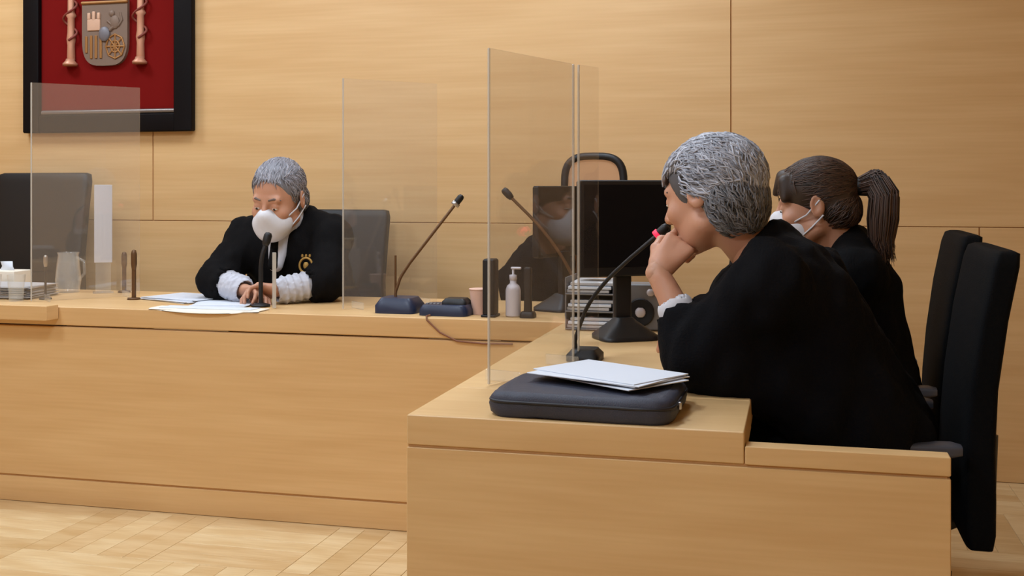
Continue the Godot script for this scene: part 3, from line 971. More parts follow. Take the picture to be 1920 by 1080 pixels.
func lawyer_with_ponytail() -> void:
	var s := Vector3(0.2, 0, -3.3)
	var o := thing("person", s, "lawyer with brown ponytail, white mask and black clothes looking down", "person")
	var hc := Vector3(0.048, 1.11, -3.21)
	var q := frame(Vector3(-0.95, -0.12, -0.06), 0.0)
	var hs := 0.98
	var neck := Vector3(0.125, 0.985, -3.23)
	var sl := Vector3(0.15, 0.925, -3.08)
	var sr := Vector3(0.14, 0.93, -3.41)
	var el := Vector3(0.0, 0.795, -3.03)
	var er := Vector3(-0.02, 0.795, -3.46)
	var wl := Vector3(-0.2, 0.77, -3.12)
	var wr := Vector3(-0.22, 0.77, -3.36)
	var hip := Vector3(0.2, 0.6, -3.3)
	var B := [cap(hip + Vector3(0, 0, 0.1), hip + Vector3(0, 0, -0.1), 0.095, 0.095), cap(hip + Vector3(0, 0, 0.06), Vector3(0.16, 0.9, -3.18), 0.095, 0.08), cap(hip + Vector3(0, 0, -0.06), Vector3(0.16, 0.9, -3.31), 0.095, 0.08), cap(sl, neck, 0.042, 0.045), cap(sr, neck, 0.042, 0.045),
		cap(sl, el, 0.04, 0.034), cap(sr, er, 0.04, 0.034), cap(el, wl, 0.032, 0.023), cap(er, wr, 0.032, 0.023)]
	for z in [-3.2, -3.4]:
		B += [cap(Vector3(0.2, 0.56, z), Vector3(-0.2, 0.53, z), 0.07, 0.05), cap(Vector3(-0.2, 0.53, z), Vector3(-0.18, 0.09, z), 0.045, 0.03), cap(Vector3(-0.17, 0.045, z), Vector3(-0.30, 0.035, z), 0.033, 0.027)]
	var skin := nets(B, 0.014, Geo.new())
	nets(head_prims(hc, q, hs, neck), 0.0045, skin)
	nets(hand_prims(wl, frame(Vector3(-0.9, -0.08, -0.3)), 0.88, 1.0, [0.3, 0.35, 0.4, 0.4, 0.4]), 0.0038, skin)
	nets(hand_prims(wr, frame(Vector3(-0.9, -0.08, 0.3)), 0.88, -1.0, [0.3, 0.35, 0.4, 0.4, 0.4]), 0.0038, skin)
	part("body", skin, M.skin, o, s)
	eyes(o, hc, q, hs, s, M.iris)
	wear_mask(o, hc, q, hs, s)
	var r := Vector3(0.084, 0.091, 0.108) * hs
	var top := hc + q * (Vector3(0, 0.042, -0.016) * hs)
	var tie := hc + q * (Vector3(0.0, 0.035, -0.125) * hs)
	var H := [ell(top, r, q, 0.01), ell(hc + q * (Vector3(0, -0.02, -0.06) * hs), Vector3(0.074, 0.065, 0.065) * hs, q, 0.02), ell(hc + q * (Vector3(0, -0.03, 0.115) * hs), Vector3(0.12, 0.094, 0.066) * hs, q, 0.012, -1), ell(hc + q * (Vector3(0, -0.135, 0.01) * hs), Vector3(0.1, 0.1, 0.1) * hs, q, 0.012, -1),
		cap(hc + q * (Vector3(-0.045, 0.075, 0.075) * hs), hc + q * (Vector3(-0.058, 0.03, 0.085) * hs), 0.018, 0.01, 0.02), cap(hc + q * (Vector3(0.0, 0.088, 0.075) * hs), hc + q * (Vector3(0.0, 0.045, 0.1) * hs), 0.02, 0.01, 0.02), cap(hc + q * (Vector3(0.045, 0.075, 0.07) * hs), hc + q * (Vector3(0.06, 0.025, 0.075) * hs), 0.018, 0.01, 0.02)]
	var rng := RandomNumberGenerator.new()
	rng.seed = 33
	var hg := nets(H, 0.006, Geo.new())
	var tone := PackedColorArray()
	var dk := Color(0.012, 0.007, 0.005)
	var lt := Color(0.10, 0.052, 0.032)
	locks(hg, tone, top, q, r * 1.0, 1700, rng, func(d: Vector3) -> bool: return (d.z < 0.4 and d.y > -0.55) or (d.y > 0.2 and d.z < 0.9), func(d: Vector3) -> Vector3: return Vector3(0, 0.05, -1.2) - d, 0.75, 0.0015, 0.003, 0.025, dk, lt)
	locks(hg, tone, hc + q * (Vector3(0, -0.02, -0.06) * hs), q, Vector3(0.076, 0.067, 0.067) * hs, 600, rng, func(d: Vector3) -> bool: return d.z < 0.6 and d.y > -0.8, func(d: Vector3) -> Vector3: return Vector3(0, 0.9, -1.1) - d, 0.6, 0.0015, 0.003, 0.03, dk, lt)
	locks(hg, tone, top, q, r * 1.0, 200, rng, func(d: Vector3) -> bool: return d.y > 0.35 and d.z > 0.5, func(d: Vector3) -> Vector3: return Vector3(d.x, -0.6, 0.7), 0.5, 0.0016, 0.004, 0.06, dk, lt)
	part("hair", hg, M.hair_brown, o, s, tone)
	var pa := tie + Vector3(0.045, 0.012, 0.01)
	var pb := hc + Vector3(0.178, -0.035, 0.03)
	var pc := hc + Vector3(0.172, -0.125, 0.035)
	var pg := nets([cap(tie, pa, 0.02, 0.025, 0.02), cap(pa, pb, 0.025, 0.03, 0.02), cap(pb, pc, 0.03, 0.012, 0.02)], 0.006, Geo.new())
	var ptone := PackedColorArray()
	while ptone.size() < pg.v.size():
		ptone.append(dk.lerp(lt, 0.2))
	for k in 750:
		var a := Vector3(rng.randfn(), rng.randfn(), rng.randfn()).normalized() * rng.randf_range(0.8, 1.12)
		var e := Vector3(rng.randfn() * 0.01, rng.randf_range(-0.035, 0.02), rng.randfn() * 0.01)
		var pts := [tie + a * 0.021, pa + a * 0.033, pa.lerp(pb, 0.5) + Vector3(0.012, 0.012, 0) + a * 0.035, pb + a * 0.037, pb.lerp(pc, 0.55) + a * 0.031, pc + a * 0.022 + e]
		pg.tube(pts, [0.0016, 0.0018, 0.0018, 0.0018, 0.0016, 0.0004], 4)
		var tn := dk.lerp(lt, clampf(rng.randfn() * 0.3 + 0.55, 0.0, 1.2))
		while ptone.size() < pg.v.size():
			ptone.append(tn)
	var pony := part("ponytail", pg, M.hair_brown, o, s, ptone)
	part("hair_tie", Geo.new().tube([tie - Vector3(0.008, 0, 0), tie + Vector3(0.008, 0.003, 0.002)], [0.026], 14), M.black_plastic, pony, s)
	var R := [cap(hip + Vector3(0, 0, 0.1), hip + Vector3(0, 0, -0.1), 0.115, 0.115), cap(hip + Vector3(0, 0, 0.07), Vector3(0.17, 0.88, -3.18), 0.115, 0.105), cap(hip + Vector3(0, 0, -0.07), Vector3(0.17, 0.88, -3.31), 0.115, 0.105), cap(hip, Vector3(0.11, 0.84, -3.25), 0.13, 0.1, 0.06),
		cap(sl, neck + Vector3(0.02, 0.02, 0.03), 0.065, 0.05, 0.05), cap(sr, neck + Vector3(0.02, 0.02, -0.03), 0.065, 0.05, 0.05), cap(sl, el, 0.065, 0.06, 0.05), cap(sr, er, 0.065, 0.06, 0.05), cap(el, el.lerp(wl, 0.85), 0.055, 0.04), cap(er, er.lerp(wr, 0.85), 0.055, 0.04),
		cap(Vector3(0.2, 0.58, -3.2), Vector3(-0.18, 0.55, -3.2), 0.09, 0.07), cap(Vector3(0.2, 0.58, -3.4), Vector3(-0.18, 0.55, -3.4), 0.09, 0.07), cap(Vector3(-0.18, 0.55, -3.2), Vector3(-0.18, 0.2, -3.2), 0.075, 0.08), cap(Vector3(-0.18, 0.55, -3.4), Vector3(-0.18, 0.2, -3.4), 0.075, 0.08),
		cap(neck + Vector3(-0.015, 0.02, 0), hc, 0.052, 0.052, 0.02, -1)]
	part("dress", folds(nets(R, 0.012, Geo.new()), 0.01, Vector3(12, 6, 12), 16), M.dress_black, o, s)

# ---------- the framed coat of arms ----------
func crest() -> void:
	var s := Vector3(-3.18, 1.42, -4.75)
	var o := thing("framed_coat_of_arms", s, "black framed red velvet panel bearing a coat of arms in relief", "wall emblem")
	var x0 := -3.634
	var x1 := -2.724
	var y0 := 1.419
	var y1 := 2.62
	var cx := (x0 + x1) / 2
	part("velvet_panel", Geo.new().box(Vector3(cx, (y0 + y1) / 2, -4.738), Vector3(x1 - x0 - 0.1, y1 - y0 - 0.1, 0.012), 0.001), M.velvet, o, s)
	var fr := Geo.new()
	for e in [[x0, x0 + 0.088], [x1 - 0.095, x1]]:
		fr.box(Vector3((e[0] + e[1]) / 2, (y0 + y1) / 2, -4.725), Vector3(e[1] - e[0], y1 - y0, 0.04), 0.006)
	fr.box(Vector3(cx, y0 + 0.043, -4.725), Vector3(x1 - x0 - 0.18, 0.086, 0.04), 0.006)
	fr.box(Vector3(cx, y1 - 0.045, -4.725), Vector3(x1 - x0 - 0.18, 0.09, 0.04), 0.006)
	part("frame", fr, M.black_paint, o, s)
	part("inner_moulding", Geo.new().box(Vector3(cx + 0.003, y0 + 0.097, -4.722), Vector3(x1 - x0 - 0.185, 0.022, 0.02), 0.006), M.ledge_grey, o, s)
	for x in [-3.375, -3.0]:
		var p := part("pillar", Geo.new().lathe([Vector2(0.0, 0.0), Vector2(0.019, 0.0), Vector2(0.017, 0.07), Vector2(0.021, 0.1), Vector2(0.017, 0.13), Vector2(0.016, 0.2), Vector2(0.026, 0.212), Vector2(0.016, 0.228), Vector2(0.015, 0.34), Vector2(0.0, 0.345)], Vector3(x, 1.768, -4.722), 20), M.old_gold, o, s)
		part("pillar_base", Geo.new().lathe([Vector2(0.0, 0.0), Vector2(0.034, 0.0), Vector2(0.034, 0.012), Vector2(0.022, 0.024), Vector2(0.019, 0.034), Vector2(0.0, 0.034)], Vector3(x, 1.738, -4.715), 20), M.old_gold, p, s)
		part("pillar_capital", Geo.new().lathe([Vector2(0.0, 0.0), Vector2(0.018, 0.0), Vector2(0.032, 0.02), Vector2(0.034, 0.034), Vector2(0.0, 0.036)], Vector3(x, 2.11, -4.718), 20), M.old_gold, p, s)
		var rb := []
		for k in 25:
			var a := k / 24.0
			rb.append(Vector3(x + sin(a * TAU * 1.5) * 0.036, 1.86 + a * 0.2, -4.715 + cos(a * TAU * 1.5) * 0.014))
		part("ribbon", Geo.new().tube(rb, [0.006], 6), M.crest_red, p, s)
	# shield
	var sx := -3.187
	var poly := []
	for k in 21:
		var a := PI + PI * k / 20
		poly.append(Vector2(0.122 * signf(cos(a)) * pow(absf(cos(a)), 0.55), 0.13 + 0.13 * -pow(absf(sin(a)), 0.8)))
	poly.append(Vector2(0.122, 0.31))
	poly.append(Vector2(-0.122, 0.31))
	var sh := part("shield", Geo.new().prism(poly, 0.02, Transform3D(Basis(), Vector3(sx, 1.735, -4.733))), M.crest_stone, o, s)
	var z := -4.712
	var cas := Geo.new().box(Vector3(sx - 0.056, 1.93, z), Vector3(0.07, 0.055, 0.012), 0.003)
	for k in 3:
		cas.box(Vector3(sx - 0.082 + k * 0.026, 1.972, z), Vector3(0.017, 0.045 if k == 1 else 0.032, 0.014), 0.003)
	part("castle", cas, M.crest_pale, sh, s)
	part("lion", Geo.new().ball(Vector3(sx + 0.055, 1.94, z), Vector3(0.026, 0.034, 0.009), 14).ball(Vector3(sx + 0.04, 1.982, z), Vector3(0.016, 0.016, 0.009), 12).tube([Vector3(sx + 0.075, 1.92, z), Vector3(sx + 0.095, 1.95, z), Vector3(sx + 0.085, 1.985, z)], [0.005], 6).tube([Vector3(sx + 0.04, 1.93, z), Vector3(sx + 0.018, 1.945, z)], [0.007], 6).tube([Vector3(sx + 0.05, 1.92, z), Vector3(sx + 0.03, 1.9, z)], [0.008], 6), M.crest_stone, sh, s)
	for k in 4:
		part("stripe", Geo.new().box(Vector3(sx - 0.097 + k * 0.026, 1.825 - (0.0 if k else -0.012), z), Vector3(0.013, 0.11 - (0.03 if k == 0 else 0.0), 0.008), 0.002), M.crest_brass, sh, s)
	var ch := Geo.new()
	for k in 8:
		var a := TAU * k / 8
		ch.tube([Vector3(sx + 0.058, 1.825, z), Vector3(sx + 0.058 + cos(a) * 0.05, 1.825 + sin(a) * 0.058, z)], [0.0045], 6)
	for rr in [0.5, 1.0]:
		var sq := []
		for k in 9:
			var a := TAU * k / 8
			sq.append(Vector3(sx + 0.058 + cos(a) * 0.05 * rr, 1.825 + sin(a) * 0.058 * rr, z))
		ch.tube(sq, [0.0045], 6)
	part("chains", ch, M.crest_brass, sh, s)
	part("central_oval", Geo.new().ball(Vector3(sx + 0.002, 1.885, z + 0.004), Vector3(0.03, 0.036, 0.012), 18), M.crest_blue, sh, s)
	part("border", Geo.new().box(Vector3(sx, 2.036, z), Vector3(0.25, 0.014, 0.016), 0.004), M.crest_brass, sh, s)
	var cr := Geo.new().lathe([Vector2(0.0, 0), Vector2(0.085, 0), Vector2(0.09, 0.03), Vector2(0.0, 0.032)], Vector3(sx, 2.07, -4.715), 24, Basis().scaled(Vector3(1, 1, 0.2)))
	for k in 5:
		var a := PI * (0.12 + 0.19 * k)
		cr.tube([Vector3(sx + cos(a) * 0.085, 2.1, z), Vector3(sx + cos(a) * 0.11, 2.15, z), Vector3(sx + cos(a) * 0.06, 2.2, z), Vector3(sx, 2.215, z)], [0.008], 6)
	part("crown", cr, M.old_gold, o, s)

# ---------- acrylic screens ----------
func screen(a: Vector3, b: Vector3, h: float, label: String, edge_a := true, edge_b := true, foot := true, pane := "acrylic") -> void:
	var d := (b - a).normalized()
	var mid := (a + b) / 2
	var w := (b - a).length()
	var o := thing("acrylic_screen", mid, label, "screen", "clear acrylic screens on the desks")
	var q := Basis(d, Vector3.UP, d.cross(Vector3.UP))
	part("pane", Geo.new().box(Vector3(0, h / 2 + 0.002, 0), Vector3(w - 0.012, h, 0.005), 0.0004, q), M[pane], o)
	for e in [[edge_a, -1], [edge_b, 1]]:
		if e[0]:
			part("polished_edge", Geo.new().box(d * e[1] * (w / 2 - 0.0028) + Vector3(0, h / 2 + 0.002, 0), Vector3(0.0055, h, 0.0055), 0.0015, q), M.acrylic_edge, o)
	if foot:
		for e in [-1, 1]:
			part("foot", Geo.new().box(d * e * (w / 2 - 0.06) + Vector3(0, 0.012, 0), Vector3(0.006, 0.024, 0.09), 0.0012, q), M.clear_glass, o)

func screens() -> void:
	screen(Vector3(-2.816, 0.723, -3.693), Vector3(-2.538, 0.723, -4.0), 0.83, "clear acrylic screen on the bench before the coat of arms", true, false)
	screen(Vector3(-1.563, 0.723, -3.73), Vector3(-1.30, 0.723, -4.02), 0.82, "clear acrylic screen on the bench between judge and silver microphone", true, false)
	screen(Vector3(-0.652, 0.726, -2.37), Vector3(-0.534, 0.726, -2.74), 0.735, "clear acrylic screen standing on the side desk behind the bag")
	screen(Vector3(-0.526, 0.726, -2.752), Vector3(-0.486, 0.726, -2.836), 0.735, "narrow clear acrylic screen on the side desk before the monitor", true, false, false, "clear_acrylic")

# ---------- small things ----------
func gooseneck(at: Vector3, pts: Array, neck_r: float, head_r: float, head_len: float, base: Geo, base_m: Material, neck_m: Material, head_m: Material, label: String, ring_m: Material = null) -> Node3D:
	var o := thing("microphone", at, label, "microphone")
	part("base", base, base_m, o, at)
	var c := Curve3D.new()
	for k in pts.size():
		var tan: Vector3 = (pts[mini(k + 1, pts.size() - 1)] - pts[maxi(k - 1, 0)]) * 0.22
		c.add_point(pts[k], -tan, tan)
	var ps := []
	for p in c.tessellate(4, 3):
		ps.append(p)
	part("gooseneck", Geo.new().tube(ps, [neck_r], 8), neck_m, o, at)
	var e: Vector3 = pts[-1]
	var d: Vector3 = (pts[-1] - pts[-2]).normalized()
	var hq := Basis(d.cross(Vector3.FORWARD).normalized(), d, d.cross(Vector3.FORWARD).normalized().cross(d))
	part("capsule", Geo.new().lathe([Vector2(0.0, -0.004), Vector2(head_r * 0.7, -0.004), Vector2(head_r, head_len * 0.25), Vector2(head_r, head_len * 0.8), Vector2(head_r * 0.7, head_len), Vector2(0.0, head_len * 1.05)], e, 16, hq), head_m, o, at)
	if ring_m:
		part("light_ring", Geo.new().lathe([Vector2(head_r * 0.9, 0.0), Vector2(head_r * 1.25, 0.0), Vector2(head_r * 1.25, head_len * 0.32), Vector2(head_r * 0.9, head_len * 0.32)], e - d * head_len * 0.1, 18, hq), ring_m, o, at)
	return o
func slab(c: Vector3, w: float, d: float, h: float, taper := 0.86) -> Geo:
	return Geo.new().loft([[c, Vector3(w / 2, 0, 0), Vector3(0, 0, d / 2), 6.0], [c + Vector3(0, h * 0.5, 0), Vector3(w / 2, 0, 0), Vector3(0, 0, d / 2), 6.0], [c + Vector3(0, h * 0.92, 0), Vector3(w / 2 * taper, 0, 0), Vector3(0, 0, d / 2 * taper), 6.0], [c + Vector3(0, h, 0), Vector3(w / 2 * taper * 0.95, 0, 0), Vector3(0, 0, d / 2 * taper * 0.95), 6.0]], 32)
func sheet(called: String, at: Vector3, w: float, d: float, turn: float, n: int, m: Material, label: String, category := "papers") -> Node3D:
	var o := thing(called, at, label, category)
	var rng := RandomNumberGenerator.new()
	rng.seed = int(absf(at.x * 1000 + at.z * 77))
	for k in n:
		var h := 0.0022
		part("sheet", Geo.new().box(Vector3(rng.randfn() * 0.006, 0.0012 + h * k, rng.randfn() * 0.006), Vector3(w, h * 0.95, d), 0.0004, Basis(Vector3.UP, turn + rng.randfn() * (0.06 if n > 6 else 0.16))), m, o)
	return o
func tumbler(at: Vector3, r: float, h: float, label: String) -> void:
	var o := thing("drinking_glass", at, label, "glass", "drinking glasses on the bench")
	part("glass_wall", Geo.new().lathe([Vector2(r * 0.8, 0.0), Vector2(r, h), Vector2(r - 0.002, h), Vector2(r * 0.8 - 0.002, 0.008), Vector2(0.0, 0.008)], Vector3.ZERO, 20), M.clear_glass, o)

func monitor(at: Vector3, turn: float, w: float, h: float, label: String) -> void:
	var o := thing("monitor", at, label, "monitor", "", turn)
	part("foot", Geo.new().loft([[Vector3(0, 0, 0), Vector3(0.085, 0, 0), Vector3(0, 0, 0.07), 5.0], [Vector3(0, 0.012, 0), Vector3(0.085, 0, 0), Vector3(0, 0, 0.07), 5.0], [Vector3(0, 0.05, -0.01), Vector3(0.035, 0, 0), Vector3(0, 0, 0.03), 4.0], [Vector3(0, 0.06, -0.01), Vector3(0.025, 0, 0), Vector3(0, 0, 0.02), 4.0]], 32), M.black_plastic, o)
	part("neck", Geo.new().box(Vector3(0, 0.13, -0.02), Vector3(0.05, 0.16, 0.022), 0.004), M.black_plastic, o)
	part("case", Geo.new().box(Vector3(0, 0.315, -0.005), Vector3(w, h, 0.03), 0.006), M.black_plastic, o)
	part("display", Geo.new().box(Vector3(0, 0.322, 0.0095), Vector3(w - 0.027, h - 0.04, 0.003), 0.0008), M.screen_black, o)

func bench_things() -> void:
	var y := 0.7225
	# large silver-tipped microphone on a navy console
	var b := Vector3(-1.345, y, -3.725)
	var bg := slab(b, 0.15, 0.14, 0.052, 0.8)
	gooseneck(b, [b + Vector3(-0.015, 0.045, 0.0), b + Vector3(-0.012, 0.085, -0.005), b + Vector3(0.03, 0.17, -0.02), b + Vector3(0.185, 0.375, -0.055)], 0.0055, 0.012, 0.04, bg, M.navy_plastic, M.brown_metal, M.black_plastic, "long gooseneck microphone with a silver collar on a navy console", M.chrome)
	var o := thing("conference_console", Vector3(-1.16, y, -3.69), "low dark navy conference console on the bench beside the long microphone", "console")
	part("body", slab(Vector3.ZERO, 0.175, 0.13, 0.036, 0.9), M.navy_plastic, o)
	part("keypad", slab(Vector3(0.03, 0.034, -0.01), 0.09, 0.08, 0.022, 0.8), M.black_plastic, o)
	for k in 4:
		part("button", Geo.new().box(Vector3(-0.065 + k * 0.013, 0.037, 0.02), Vector3(0.009, 0.006, 0.012), 0.0015), M.grey_plastic, o)
	tag(part("cable", Geo.new().tube([Vector3(-1.2, 0.7265, -3.62), Vector3(-1.2, 0.7265, -3.582), Vector3(-1.195, 0.715, -3.573), Vector3(-1.15, 0.675, -3.573), Vector3(-1.09, 0.648, -3.573), Vector3(-1.0, 0.643, -3.573), Vector3(-0.9, 0.645, -3.573)], [0.003], 6), M.brown_cable, self), "thin brown cable hanging over the front edge of the bench", "cable")
	o = thing("antenna_stub", Vector3(-1.40, y, -3.83), "thin dark upright aerial behind the long microphone", "aerial")
	part("rod", Geo.new().tube([Vector3(0, 0.0, 0), Vector3(0, 0.19, 0)], [0.005, 0.004], 8), M.brown_metal, o)
	part("base", Geo.new().lathe([Vector2(0, 0), Vector2(0.02, 0), Vector2(0.018, 0.01), Vector2(0.0, 0.012)], Vector3.ZERO, 16), M.brown_metal, o)
	o = thing("paper_cup", Vector3(-1.055, y, -3.72), "pale pink paper cup next to the black upright speaker", "cup")
	part("cup_wall", Geo.new().lathe([Vector2(0.024, 0.0), Vector2(0.034, 0.085), Vector2(0.032, 0.085), Vector2(0.022, 0.004), Vector2(0.0, 0.004)], Vector3.ZERO, 20), M.pink_cup, o)
	part("rim", Geo.new().lathe([Vector2(0.032, 0.083), Vector2(0.0355, 0.084), Vector2(0.0355, 0.088), Vector2(0.032, 0.088)], Vector3.ZERO, 20), M.pink_cup, o)
	o = thing("upright_speaker", Vector3(-1.0, y, -3.665), "slim upright black speaker at the right end of the judge's papers", "speaker")
	o.set_meta("label", "slim upright black speaker on the bench beside the acrylic screen")
	part("body", Geo.new().box(Vector3(0, 0.1, 0), Vector3(0.042, 0.19, 0.06), 0.006), M.black_plastic, o)
	part("foot", Geo.new().box(Vector3(0, 0.004, 0), Vector3(0.05, 0.008, 0.068), 0.002), M.black_plastic, o)
	o = thing("sanitizer_bottle", Vector3(-0.925, y, -3.68), "white pump bottle on the bench beyond the acrylic screen", "bottle")
	part("bottle", Geo.new().lathe([Vector2(0, 0), Vector2(0.024, 0.0), Vector2(0.026, 0.006), Vector2(0.026, 0.09), Vector2(0.02, 0.105), Vector2(0.011, 0.112), Vector2(0.011, 0.124), Vector2(0, 0.124)], Vector3.ZERO, 20), M.bottle_white, o)
	part("pump", Geo.new().lathe([Vector2(0, 0.124), Vector2(0.013, 0.124), Vector2(0.013, 0.14), Vector2(0.004, 0.142), Vector2(0.004, 0.16), Vector2(0, 0.16)], Vector3.ZERO, 16).box(Vector3(0.01, 0.163, 0.0), Vector3(0.035, 0.008, 0.012), 0.003), M.bottle_white, o)
	o = thing("handset", Vector3(-0.87, y, -3.665), "black handset standing in its cradle beside the white bottle", "telephone")
	part("handset_body", Geo.new().loft([[Vector3(0, 0.012, 0), Vector3(0.014, 0, 0), Vector3(0, 0, 0.012), 4.0], [Vector3(0, 0.08, 0), Vector3(0.012, 0, 0), Vector3(0, 0, 0.01), 4.0], [Vector3(0, 0.16, 0), Vector3(0.014, 0, 0), Vector3(0, 0, 0.012), 4.0], [Vector3(0, 0.168, 0), Vector3(0.009, 0, 0), Vector3(0, 0, 0.008), 4.0]], 16), M.black_plastic, o)
	part("cradle", slab(Vector3.ZERO, 0.05, 0.05, 0.02), M.black_plastic, o)
	monitor(Vector3(-0.815, y, -3.92), -2.0, 0.3, 0.25, "black monitor on the judge's bench, turned away beyond the acrylic screen")
	b = Vector3(-0.72, y, -3.77)
	gooseneck(b, [b + Vector3(0, 0.02, 0), b + Vector3(-0.005, 0.1, 0.0), b + Vector3(-0.1, 0.26, 0.0), b + Vector3(-0.235, 0.40, 0.0)], 0.0055, 0.013, 0.04, slab(b, 0.08, 0.1, 0.026, 0.8), M.black_plastic, M.brown_metal, M.black_plastic, "gooseneck microphone leaning past the turned monitor on the bench")
	# judge's microphone
	b = Vector3(-1.895, y, -3.76)
	gooseneck(b, [b + Vector3(0, 0.01, 0), b + Vector3(0, 0.09, 0.0), b + Vector3(0.003, 0.17, 0.0), b + Vector3(0.014, 0.225, -0.01)], 0.0085, 0.015, 0.045, Geo.new().lathe([Vector2(0, 0), Vector2(0.035, 0), Vector2(0.034, 0.008), Vector2(0.012, 0.014), Vector2(0, 0.014)], b, 20), M.black_plastic, M.black_plastic, M.black_plastic, "short black microphone standing right before the judge's hands")
	o = thing("acrylic_divider", Vector3(-1.812, y, -3.70), "narrow acrylic divider seen edge-on right beside the judge's microphone", "divider")
	part("pane", Geo.new().box(Vector3(-0.014, 0.1, -0.028), Vector3(0.006, 0.196, 0.05), 0.001, Basis(Vector3.UP, 0.45)), M.clear_glass, o)
	part("polished_edge", Geo.new().box(Vector3(0, 0.102, 0), Vector3(0.014, 0.2, 0.006), 0.0015, Basis(Vector3.UP, 0.45)), M.acrylic_edge, o)
	o = thing("reflection_panel", Vector3(-2.765, y, -4.08), "added white panel on a clear stand imitating a reflection in the acrylic screen", "reflection stand-in", "", 0.6)  # invented upright whose white imitates a bright reflection in the screen
	part("white_panel", Geo.new().box(Vector3(0, 0.285, 0), Vector3(0.07, 0.32, 0.006), 0.002), M.shirt, o)
	part("stand", Geo.new().box(Vector3(0, 0.065, 0), Vector3(0.06, 0.12, 0.005), 0.001).box(Vector3(0, 0.003, 0), Vector3(0.08, 0.005, 0.07), 0.001), M.clear_glass, o)
	# two short posts left of the judge
	for p in [[Vector3(-2.494, y, -3.88), 0.19, "short brown upright microphone nearest the judge's white papers"], [Vector3(-2.70, y, -4.13), 0.165, "short brown upright microphone at the bench's back edge behind the acrylic screen"]]:
		var bb: Vector3 = p[0]
		gooseneck(bb, [bb + Vector3(0, 0.006, 0), bb + Vector3(0, p[1] * 0.35, 0), bb + Vector3(0, p[1] * 0.62, 0)], 0.0085, 0.0115, p[1] * 0.38, Geo.new().lathe([Vector2(0, 0), Vector2(0.026, 0), Vector2(0.024, 0.006), Vector2(0, 0.009)], bb, 18), M.brown_metal, M.brown_metal, M.brown_metal, p[2])
	sheet("papers", Vector3(-2.3, y, -3.93), 0.21, 0.29, 1.2, 5, M.paper, "small pile of white papers on the bench to the judge's side")
	sheet("papers", Vector3(-2.06, y, -3.79), 0.21, 0.2, 0.05, 3, M.paper, "white papers under the judge's clasped hands")
	# folder that sags over the bench edge
	o = thing("open_folder", Vector3(-2.03, y, -3.62), "cream open folder lying over the front edge of the bench before the judge", "folder")
	var fg := Geo.new()
	var rows := []
	for k in 9:
		var a := -1.0 + k * 0.25
		var zz := 0.052 - 0.02 * a * a
		var hh := -0.010 * (1.0 - a * a)
		rows.append([Vector3(a * 0.215, 0.0012, -0.05), Vector3(a * 0.215, 0.0042, -0.05), Vector3(a * 0.215, 0.0042, zz - 0.01), Vector3(a * 0.215, 0.0032 + hh, zz), Vector3(a * 0.215, 0.0 + hh, zz), Vector3(a * 0.215, 0.0012, 0.042)])
	fg.rings(rows)
	part("cover", fg, M.paper_warm, o)
	part("sheet", Geo.new().box(Vector3(0, 0.0055, -0.01), Vector3(0.36, 0.002, 0.075), 0.0005), M.paper, o)
	# left end of the bench: glasses, jug, papers
	sheet("papers", Vector3(-3.05, y, -3.86), 0.3, 0.21, 0.1, 22, M.paper_grey, "thick pile of grey papers before the empty black chair")
	o = thing("box_of_tissues", Vector3(-3.2, y, -4.05), "beige tissue box behind the thick pile of grey papers", "box")
	part("box", Geo.new().box(Vector3(0, 0.045, 0), Vector3(0.15, 0.088, 0.11), 0.004), M.paper_warm, o)
	part("tissue", Geo.new().loft([[Vector3(0, 0.088, 0), Vector3(0.035, 0, 0), Vector3(0, 0, 0.012), 2.0], [Vector3(0.004, 0.105, 0.004), Vector3(0.03, 0, 0.006), Vector3(0, 0, 0.010), 2.0], [Vector3(-0.004, 0.125, 0), Vector3(0.022, 0, -0.01), Vector3(0, 0, 0.004), 2.0]], 16), M.paper, o)
	for p in [[-2.90, -3.72, "drinking glass nearest the thin black microphone with pale tip"], [-2.99, -3.70, "middle one of three drinking glasses before the grey papers"], [-3.1, -3.69, "drinking glass furthest from the thin black microphone"]]:
		tumbler(Vector3(p[0], y, p[1]), 0.033, 0.10, p[2])
	o = thing("water_jug", Vector3(-2.93, y, -4.08), "clear glass water jug with handle behind the drinking glasses", "jug")
	part("jug_wall", Geo.new().lathe([Vector2(0.045, 0.0), Vector2(0.052, 0.05), Vector2(0.045, 0.12), Vector2(0.04, 0.155), Vector2(0.044, 0.165), Vector2(0.041, 0.165), Vector2(0.037, 0.155), Vector2(0.042, 0.12), Vector2(0.049, 0.05), Vector2(0.043, 0.006), Vector2(0, 0.006)], Vector3.ZERO, 24), M.clear_glass, o)
	part("handle", Geo.new().tube([Vector3(0.04, 0.145, 0), Vector3(0.075, 0.13, 0), Vector3(0.078, 0.08, 0), Vector3(0.05, 0.05, 0)], [0.006], 8), M.clear_glass, o)
	b = Vector3(-2.83, y, -3.80)
	gooseneck(b, [b + Vector3(0, 0.006, 0), b + Vector3(0, 0.08, 0), b + Vector3(0, 0.13, 0)], 0.0045, 0.008, 0.04, Geo.new().lathe([Vector2(0, 0), Vector2(0.024, 0), Vector2(0.022, 0.006), Vector2(0, 0.009)], b, 18), M.black_plastic, M.black_plastic, M.steel, "thin black microphone with pale tip beside the pile of grey papers")

